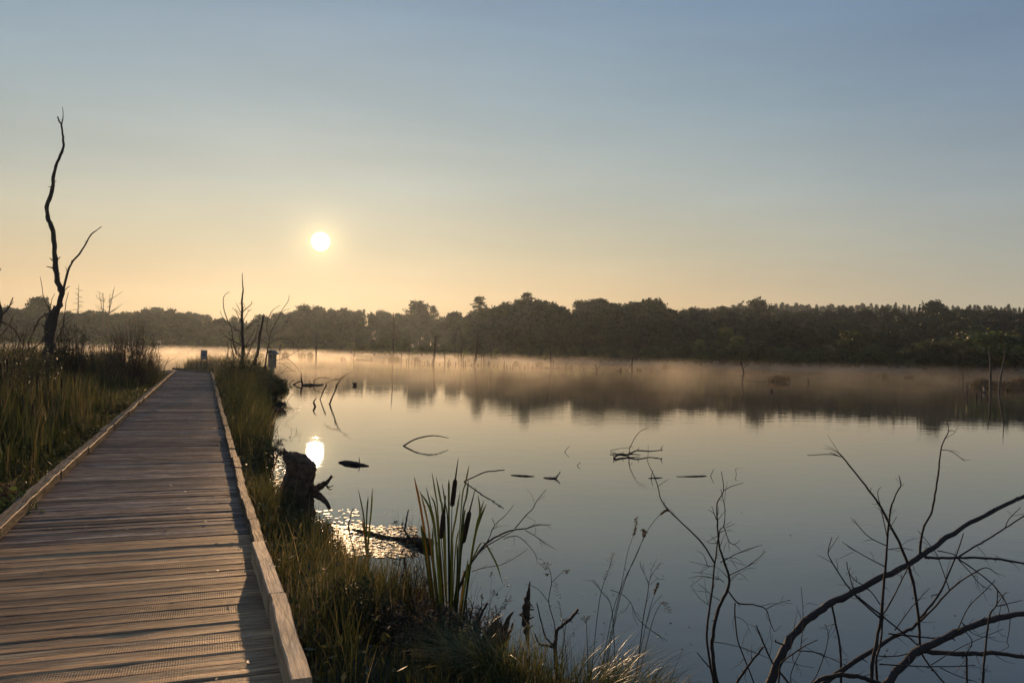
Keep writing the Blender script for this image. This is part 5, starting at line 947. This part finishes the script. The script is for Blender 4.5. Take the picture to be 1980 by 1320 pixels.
shrub('leafy branching plant leaning over the water above the root stump', gpos(517, 905, 12.2), .85, .28, 34, .020, 'leaf', seed=13, per=34)
shrub('low leafy sprig at the near end of the pale curb board', gpos(592, 1275, 4.3), .18, .12, 16, .014, 'willow', seed=14, per=16)
shrub('low yellow-green leafy plant at the left curb corner', gpos(-2, 1000, 7.0), .42, .3, 30, .035, 'willow', seed=15, per=20)
shrub('dry brown curled fern beside the left curb corner', gpos(14, 975, 7.6), .4, .25, 26, .022, 'dryherb', seed=16, per=30)
shrub('tangled dark herb clump below the cattails', gpos(800, 1290, 4.7), .34, .34, 60, .012, 'dryherb', seed=17, per=40, kindname='herb_clump', cat='plant')
shrub('dark leafy herb clump between curb and rushes', gpos(690, 1270, 4.8), .38, .3, 50, .013, 'leaf', seed=18, per=40, kindname='herb_clump', cat='plant')
shrub('brown withered herb clump beside the rotten stump', gpos(905, 1275, 4.9), .40, .22, 50, .009, 'dryherb', seed=19, per=36, kindname='herb_clump', cat='plant')
# small weeds beside the sign
for x, y, h_, lab in [(376, 706, 1.1, 'thin weed left of the notice board'), (412, 706, .8, 'thin weed just right of the notice board'), (423, 706, 1.0, 'tallest thin weed between notice board and bare tree'), (436, 706, .9, 'leafy weed beside the undergrowth right of the notice board')]:
    shrub(lab, gpos(x, y, 48), h_, .18, 9, .03, 'shrubleaf', int(x), 12, 'plant', 'weed')
shrub('tiny weed standing at the far curb left of the notice board', gpos(344, 712, 46.5), .75, .14, 8, .03, 'shrubleaf', 99, 10, 'plant', 'weed')
# dead twiggy shoots by the left verge at the bend
traced('bare_sapling', 'bare reddish shoots splaying at the left verge by the bend', 'sapling', 40, [(TK, [(316, 722), (318, 712), (322, 702), (330, 696), (339, 692)], .9, .3), (B, [(322, 702), (325, 694), (328, 690)], .6, .3), (B, [(306, 712), (312, 706), (320, 698)], .7, .3), (B, [(304, 706), (309, 700), (316, 694)], .6, .3), (B, [(303, 700), (306, 680), (309, 652)], .6, .25)], mat='twig')
# ---------------------------------------------------------------- cattails
def leaf_strip(pts, dep, r0, mat, parent, base, name='leaf', dd=.1):
    P2 = catmull([(x, y, 0) for x, y in pts], 5); n = len(P2); g = G(); d1 = rnd.uniform(-dd, dd); tw_ = rnd.uniform(-.5, .5)
    for i, q in enumerate(P2):
        u = i/(n-1); c_ = dp(q.x, q.y, dep+d1*(1-u))-base; w_ = r0*dep/FPX*min(1, (.06+u*4.5))*(1 if u < .85 else .8); th = tw_+u*.7
        s_ = Rv*math.cos(th)+Fv*math.sin(th); g.V += [c_-s_*w_, c_+Fv*(w_*.35), c_+s_*w_]
    for i in range(n-1): g.F += [(3*i, 3*i+1, 3*i+4, 3*i+3), (3*i+1, 3*i+2, 3*i+5, 3*i+4)]
    return g.put(name, M[mat], parent, True)
dC = 5.05; cb = dp(865, 1240, dC); ct = thing('cattail', 'clump of tall cattails with three dark brown heads and red-tipped leaves', 'cattail', cb)
for L3 in [[(800.5, 920), (818, 1010), (850, 1240)], [(812.5, 948), (825, 1000), (832, 1050), (852, 1240)], [(810, 949), (825, 970), (835, 997), (843, 1050), (856, 1240)], [(823.7, 940), (833, 980), (842, 1030), (860, 1240)], [(835, 912), (842, 955), (847, 997), (862, 1240)], [(843, 919), (852, 967), (856, 1000), (866, 1240)],
    [(833, 958), (845, 1005), (858, 1240)], [(854.5, 932), (861, 973), (866, 1020), (868, 1240)], [(868, 926), (868, 988), (870, 1240)], [(907, 899), (900, 935), (892, 980), (876, 1240)], [(906, 928), (902, 960), (893, 1010), (878, 1240)], [(890, 947), (882, 997), (873, 1060), (870, 1240)], [(900, 983), (895, 1022), (880, 1240)],
    [(924, 956), (927.5, 993), (915, 1060), (885, 1240)], [(936, 966), (928, 993), (918, 1035), (888, 1240)], [(941, 972.5), (927.5, 1005), (914, 1060), (890, 1240)], [(887.5, 1022), (880, 1072), (872, 1240)], [(814, 1013), (820, 1055), (846, 1240)], [(818, 1025), (828, 1068), (848, 1240)], [(837, 1018), (838, 1080), (855, 1240)], [(862.5, 957), (860, 1000), (866, 1240)],
    [(884, 1240), (903, 1115), (924, 1059), (936, 1049), (950, 1070), (962, 1095), (972, 1129)][::-1], [(897, 1100), (893, 1150), (880, 1240)], [(850, 1060), (855, 1120), (862, 1240)], [(875, 1040), (874, 1100), (872, 1240)], [(905, 1080), (899, 1130), (884, 1240)], [(840, 1090), (846, 1150), (856, 1240)], [(884, 1050), (884, 1110), (876, 1240)]]:
    leaf_strip(L3, dC+rnd.uniform(-.12, .12), rnd.uniform(1.5, 2.3), 'cat_leaf', ct, cb)
for (tx, ty), (ax, ay), (bx, by), rr in [((886, 886), (880.5, 926), (874, 979), 4.6), ((861.7, 957), (857.5, 992), (853, 1041), 4.6), ((919.5, 942), (908, 988), (895, 1050), 5.0)]:
    d_ = dC+rnd.uniform(-.1, .02); f = lambda x, y: dp(x, y, d_)-cb; s_ = d_/FPX
    G().tube([f(tx, ty), f((tx+ax)/2, (ty+ay)/2), f(ax, ay)], [.5*s_, 1.3*s_, 1.9*s_], 6).put('tip', M['spike'], ct, True)
    pts = [f(ax+(bx-ax)*u, ay+(by-ay)*u) for u in (0, .04, .1, .3, .6, .9, .96, 1)]; G().tube(pts, [k_*rr*s_ for k_ in (.35, .75, .95, 1, 1.02, .96, .8, .3)], 12, True, .03).put('seed_head', M['spike'], ct, True)
    G().tube([f(bx, by), f((bx+868)/2, (by+1240)/2-10), f(868, 1240)], [.9*s_, 1.1*s_, 1.5*s_], 6).put('stem', M['cat_leaf'], ct, True)
dS = stand(710, 1064); sb = at(709, 1064, 0); c2 = thing('cattail', 'small clump of narrow dark cattail leaves standing in the glittering shallows', 'cattail', sb)
for L3 in [[(692, 943), (702, 990), (706, 1030), (708, 1072)], [(720, 942), (718, 985), (712, 1040), (710, 1072)], [(712, 959), (709, 1000), (708, 1072)], [(700, 1000), (705, 1035), (708, 1072)], [(716, 1010), (713, 1045), (711, 1072)]]:
    leaf_strip(L3, dS, 1.5, 'cat_leaf', c2, sb, dd=.06)
# more cattail leaves with heads among the left reeds
for x, y, dep_, hh in [(164, 705, 16, 1.35), (18, 690, 13, 1.5), (5, 700, 12, 1.45), (120, 760, 14, 1.15), (70, 800, 10, 1.0), (150, 745, 15, 1.2)]:
    b0 = gpos(x, y, dep_); t = thing('cattail', {164: 'cattail with a thin dark head left of the broad shrub', 18: 'tall cattail near the left edge under the dead branches', 5: 'cattail at the extreme left edge', 120: 'cattail with a dark head in the middle of the left reeds', 70: 'nearest cattail in the left reeds', 150: 'cattail just below the dark evergreen bush'}[x], 'cattail', b0)
    P, T, a = blades(np.zeros((14, 3))+NR.normal(size=(14, 3))*[.05, .05, 0], hh*NR.uniform(.7, 1.05, 14), .016, NR.uniform(.05, .25, 14), .4, 5, None, None, int(x)); link('leaf', bigmesh('leaf', P, T, M['reed'], a), t)
    lx = rnd.uniform(-.06, .06); G().tube([(0, 0, 0), (lx*.5, 0, hh*.5), (lx, 0, hh*.82)], [.005, .004, .004], 5).put('stem', M['reed'], t, True); G().tube([(lx, 0, hh*.80), (lx, 0, hh*.82), (lx*1.15, 0, hh*.95), (lx*1.16, 0, hh*.965)], [.005, .014, .014, .004], 8).put('seed_head', M['spike'], t, True)
# ---------------------------------------------------------------- near plants on the bank
def tuft(label, base, n, H, wd, lean, dirs, mat='sedge', cat='sedge', kindname='sedge_tuft', spread=.07, seg=6, seed=1):
    t = thing(kindname, label, cat, base); r = np.random.default_rng(seed); P = r.normal(size=(n, 3))*[spread, spread, 0]
    V, T, a = blades(P, H*r.uniform(.55, 1.1, n), wd*r.uniform(.6, 1.3, n), r.uniform(*lean, n), .85, seg, None, r.normal(dirs[0], dirs[1], n), seed); o = link('leaf', bigmesh('leaf', V, T, M[mat], a), t); o['kind'] = 'stuff'; return t
tuft('arching bright sedge tuft at the bottom centre, leaves sweeping left', gpos(935, 1325, 4.25), 330, .46, .0056, (.6, 1.3), (math.pi, .9), seed=1)
tuft('arching sedge tuft under the cattails', gpos(862, 1300, 4.45), 220, .38, .005, (.4, 1.1), (math.pi*.9, 1.2), seed=2)
tuft('sedge tuft leaning right at the bottom right of centre', gpos(1165, 1345, 4.1), 190, .48, .0045, (.5, 1.2), (.15, .55), seed=3, spread=.09)
tuft('upright thin sedge tuft between rotten stump and forked stick', gpos(1010, 1335, 4.25), 110, .42, .004, (.1, .6), (0, 3), seed=4, spread=.11)
tuft('sparse straw-coloured tuft near the forked stick', gpos(1090, 1335, 4.2), 110, .36, .0038, (.1, .7), (.3, 1.5), 'grass', seed=5, spread=.12)
tuft('low sedge tuft in front of the rotten stump', gpos(985, 1345, 4.1), 150, .2, .004, (.4, 1.1), (2.5, 1.5), seed=6, spread=.12)
tuft('fine wispy tuft at the right end of the bank', gpos(1260, 1350, 4.0), 70, .42, .0034, (.5, 1.2), (.2, .5), 'grass', seed=7, spread=.08)
tuft('tall fine grass tuft beside the old root stump', gpos(530, 1010, 8.5), 200, .5, .005, (.1, .5), (0, 3), 'grass', 'grass', 'grass_tuft', .16, 5, 8)
tuft('tall grass tuft in front of the old root stump', gpos(585, 1050, 7.6), 160, .26, .005, (.1, .5), (0, 3), 'grass', 'grass', 'grass_tuft', .18, 5, 9)
tuft('blond dry grass clump next to the near curb end', gpos(622, 1290, 4.45), 160, .16, .004, (.5, 1.3), (0, 3), 'dryherb', 'grass', 'grass_tuft', .05, 5, 10)
# rushes with brown seed clusters
def rush(label, base, dep_, n, xr, yr, seed, wlean=.12):
    r = random.Random(seed); t = thing('rush', label, 'rush', base); V = []; c_ = []
    P = np.zeros((n, 3)); P[:, 0] = np.linspace(-1, 1, n)*.0
    g = G(); hd_ = []
    for k in range(n):
        x, y = r.uniform(*xr), r.uniform(*yr); tip = dp(x, y, dep_+r.uniform(-.25, .25))-base; b0 = Vector((r.uniform(-.2, .2), r.uniform(-.15, .15), 0)); mid = b0.lerp(tip, .5)+Vector((r.uniform(-.02, .02), 0, .02)); g.tube([b0, mid, tip], [.0016, .0013, .0007], 3, False)
        if r.random() < .6:
            u = r.uniform(.72, .97); c0 = b0.lerp(tip, u); hd_ += [[c0.x+r.gauss(0, .006), c0.y+r.gauss(0, .006), c0.z+r.gauss(0, .009)] for _ in range(16)]
    g.put('stem', M['dryherb'], t); V, T, a = flakes(np.array(hd_), .007, seed); link('seed_cluster', bigmesh('seed_cluster', V, T, M['twig'], None), t); return t
b0 = gpos(800, 1200, 5.3); rush('brown-headed rushes in front of the brown log left of the cattails', b0, 5.3, 75, (755, 842), (985, 1110), 3)
b0 = gpos(900, 1250, 5.0); rush('few thin rushes with dark clusters right of the cattails', b0, 5.0, 14, (900, 1000), (1095, 1180), 4)
tuft('fine reddish rush leaves left of the cattails', gpos(800, 1195, 5.4), 420, .40, .0032, (.1, .5), (0, 3), 'dryherb', 'rush', 'rush', .17, 5, 12)
tuft('green rush leaves behind the pale curb board', gpos(690, 1190, 5.2), 420, .40, .004, (.05, .4), (0, 3), 'grass', 'rush', 'rush', .22, 5, 13)
# umbel plants
def umbel(label, strokes, heads, dep_):
    base = dp(*strokes[0][0], dep_); t = thing('umbel_plant', label, 'plant', base)
    for k, pts in enumerate(strokes):
        P = catmull([dp(x, y, dep_)-base for x, y in pts], 4); G().tube(P, [(1.1 if k == 0 else .7)*dep_/FPX*(1-.5*i/len(P)) for i in range(len(P))], 5).put('stem', M['dryherb'], t, True)
    for x, y, rr in heads:
        c_ = dp(x, y, dep_)-base; s_ = rr*dep_/FPX; g = G(); st0 = c_-Vector((0, 0, s_*.9)); pts = []
        for q in range(13):
            a = q*2.4; e = math.sqrt((q+.5)/13)*s_; tip = c_+Vector((math.cos(a)*e, math.sin(a)*e*.8, rnd.uniform(-.15, .25)*s_)); g.tube([st0, tip], [.0007, .0005], 3, False)
            pts += [[tip.x+rnd.gauss(0, s_*.11), tip.y+rnd.gauss(0, s_*.11), tip.z+rnd.gauss(0, s_*.06)] for _ in range(7)]
        hd2 = g.put('flower_head', M['dryherb'], t); V, T, a = flakes(np.array(pts), .0035, int(x), 1.0); link('floret', bigmesh('floret', V, T, M['umbel'], None), hd2)['kind'] = 'stuff'
umbel('dried umbel plant with a high pale flower head above the forked stick', [[(1080, 1310), (1073, 1214), (1068.6, 1193), (1061, 1164.5), (1064, 1140), (1066.5, 1126), (1064.5, 1107), (1060, 1096)], [(1066.5, 1126), (1078, 1114), (1091, 1103)], [(1061, 1164.5), (1044, 1142), (1028, 1132), (1016, 1128)]], [(1056, 1089, 14), (1096, 1103, 7), (1058, 1110, 4)], 4.4)
umbel('small pale umbel by the tall seed stalks', [[(1137, 1330), (1136, 1260), (1134, 1203)]], [(1133, 1194, 11)], 4.3)
umbel('small cup-shaped umbel beside the blunt stick', [[(1084, 1330), (1088, 1260), (1094, 1205)]], [(1094, 1197, 7)], 4.5)
# grass stalks with heads
def stalk(label, pts, dep_, head, hr, fluffy=False, arms=()):
    base = dp(*pts[0], dep_); t = thing('grass_stalk', label, 'grass', base); P = catmull([dp(x, y, dep_)-base for x, y in pts], 4); G().tube(P, [.75*dep_/FPX*(1-.55*i/len(P)) for i in range(len(P))], 4).put('stem', M['dryherb'], t, True)
    hp = catmull([dp(x, y, dep_)-base for x, y in head], 5); X = []; g = G()
    for q in hp:
        if fluffy:
            for _ in range(3):
                a = rnd.uniform(0, 6.28); L_ = rnd.uniform(.3, 1)*hr*dep_/FPX*3.2; e = q+Vector((math.cos(a)*L_, math.sin(a)*L_*.5, L_*.35)); g.tube([q, e], [.0004, .0003], 3, False); X += [list(q.lerp(e, rnd.uniform(.4, 1))+Vector((rnd.gauss(0, .002), 0, rnd.gauss(0, .002)))) for _ in range(5)]
        else: X += [[q.x+rnd.gauss(0, hr*dep_/FPX*.5), q.y+rnd.gauss(0, .002), q.z+rnd.gauss(0, .003)] for _ in range(14)]
    V, T, a = flakes(np.array(X), .0030 if fluffy else .0055, 5, 1.2); o = link('seed_head', bigmesh('seed_head', V, T, M['dryherb'], a), t)
    if g.V: g.put('panicle_branch', M['dryherb'], t)
    for arm in arms: G().tube(catmull([dp(x, y, dep_)-base for x, y in arm], 3), [.0012]*(3*(len(arm)-1)+1), 4, False).put('side_stem', M['twig'], t)
stalk('tallest straight grass stalk with a brown seed head right of centre', [(1160, 1310), (1185, 1181), (1200.5, 1134.5), (1213, 1070), (1226, 1032)], 4.3, [(1226, 1033), (1229, 1018), (1230, 1001)], 3)
stalk('grass stalk with a curled head leaning right beside the tallest one', [(1165, 1315), (1198, 1147), (1229, 1078), (1245, 1036)], 4.3, [(1245, 1036), (1246, 1028), (1243, 1024)], 4)
stalk('long grass stalk arching right to touch the bare arm', [(1168, 1315), (1200, 1150), (1240, 1050), (1259.7, 1013.5), (1277.7, 994), (1284, 990)], 4.3, [(1278, 993), (1285, 988), (1292, 986)], 2)
stalk('airy pinkish panicle left of the tallest grass stalk', [(1143, 1310), (1159, 1160), (1177, 1101), (1184, 1078)], 4.4, [(1172, 1120), (1180, 1092), (1187.6, 1070)], 3, True)
stalk('second airy panicle behind the high umbel', [(1100, 1320), (1090, 1220), (1080, 1160)], 4.6, [(1084, 1190), (1078, 1150), (1072, 1128)], 3, True)
stalk('reddish seed stalk at the right of the bank', [(1225, 1320), (1252, 1194), (1266, 1146)], 4.2, [(1266, 1146), (1269, 1136), (1272.5, 1127)], 2.5, arms=[[(1252, 1200), (1262, 1170), (1280, 1150)]])
stalk('drooping pale panicle right of the reddish stalk', [(1232, 1320), (1262, 1200), (1280, 1165), (1290, 1168)], 4.2, [(1280, 1165), (1289, 1172), (1294, 1185)], 3, True)
traced('bare_shoot', 'thin forked dead shoot between seed stalks', 'branch', 4.25, [(TK, [(1228, 1325), (1244, 1194), (1252, 1150), (1254.5, 1127), (1262, 1108), (1277.7, 1087)], 1.1, .4), (B, [(1254.5, 1127), (1245, 1106), (1236.5, 1087)], .5, .3), (B, [(1256, 1130), (1266, 1122), (1271, 1117)], .5, .3)], mat='twig')
traced('bare_shoot', 'thin dead shoot crossing the seed stalks from the left', 'branch', 4.3, [(TK, [(1190, 1325), (1183.7, 1181), (1164, 1145), (1146, 1118)], 1.0, .5)], mat='twig')
traced('bare_shoot', 'thin dead stem slanting right over the end of the bank', 'branch', 4.2, [(TK, [(1180, 1140), (1200, 1147), (1218.5, 1163), (1234, 1196), (1265, 1222), (1290, 1238)], .7, .5), (B, [(1218, 1163), (1210, 1178), (1202, 1185)], .5, .4)], mat='twig')
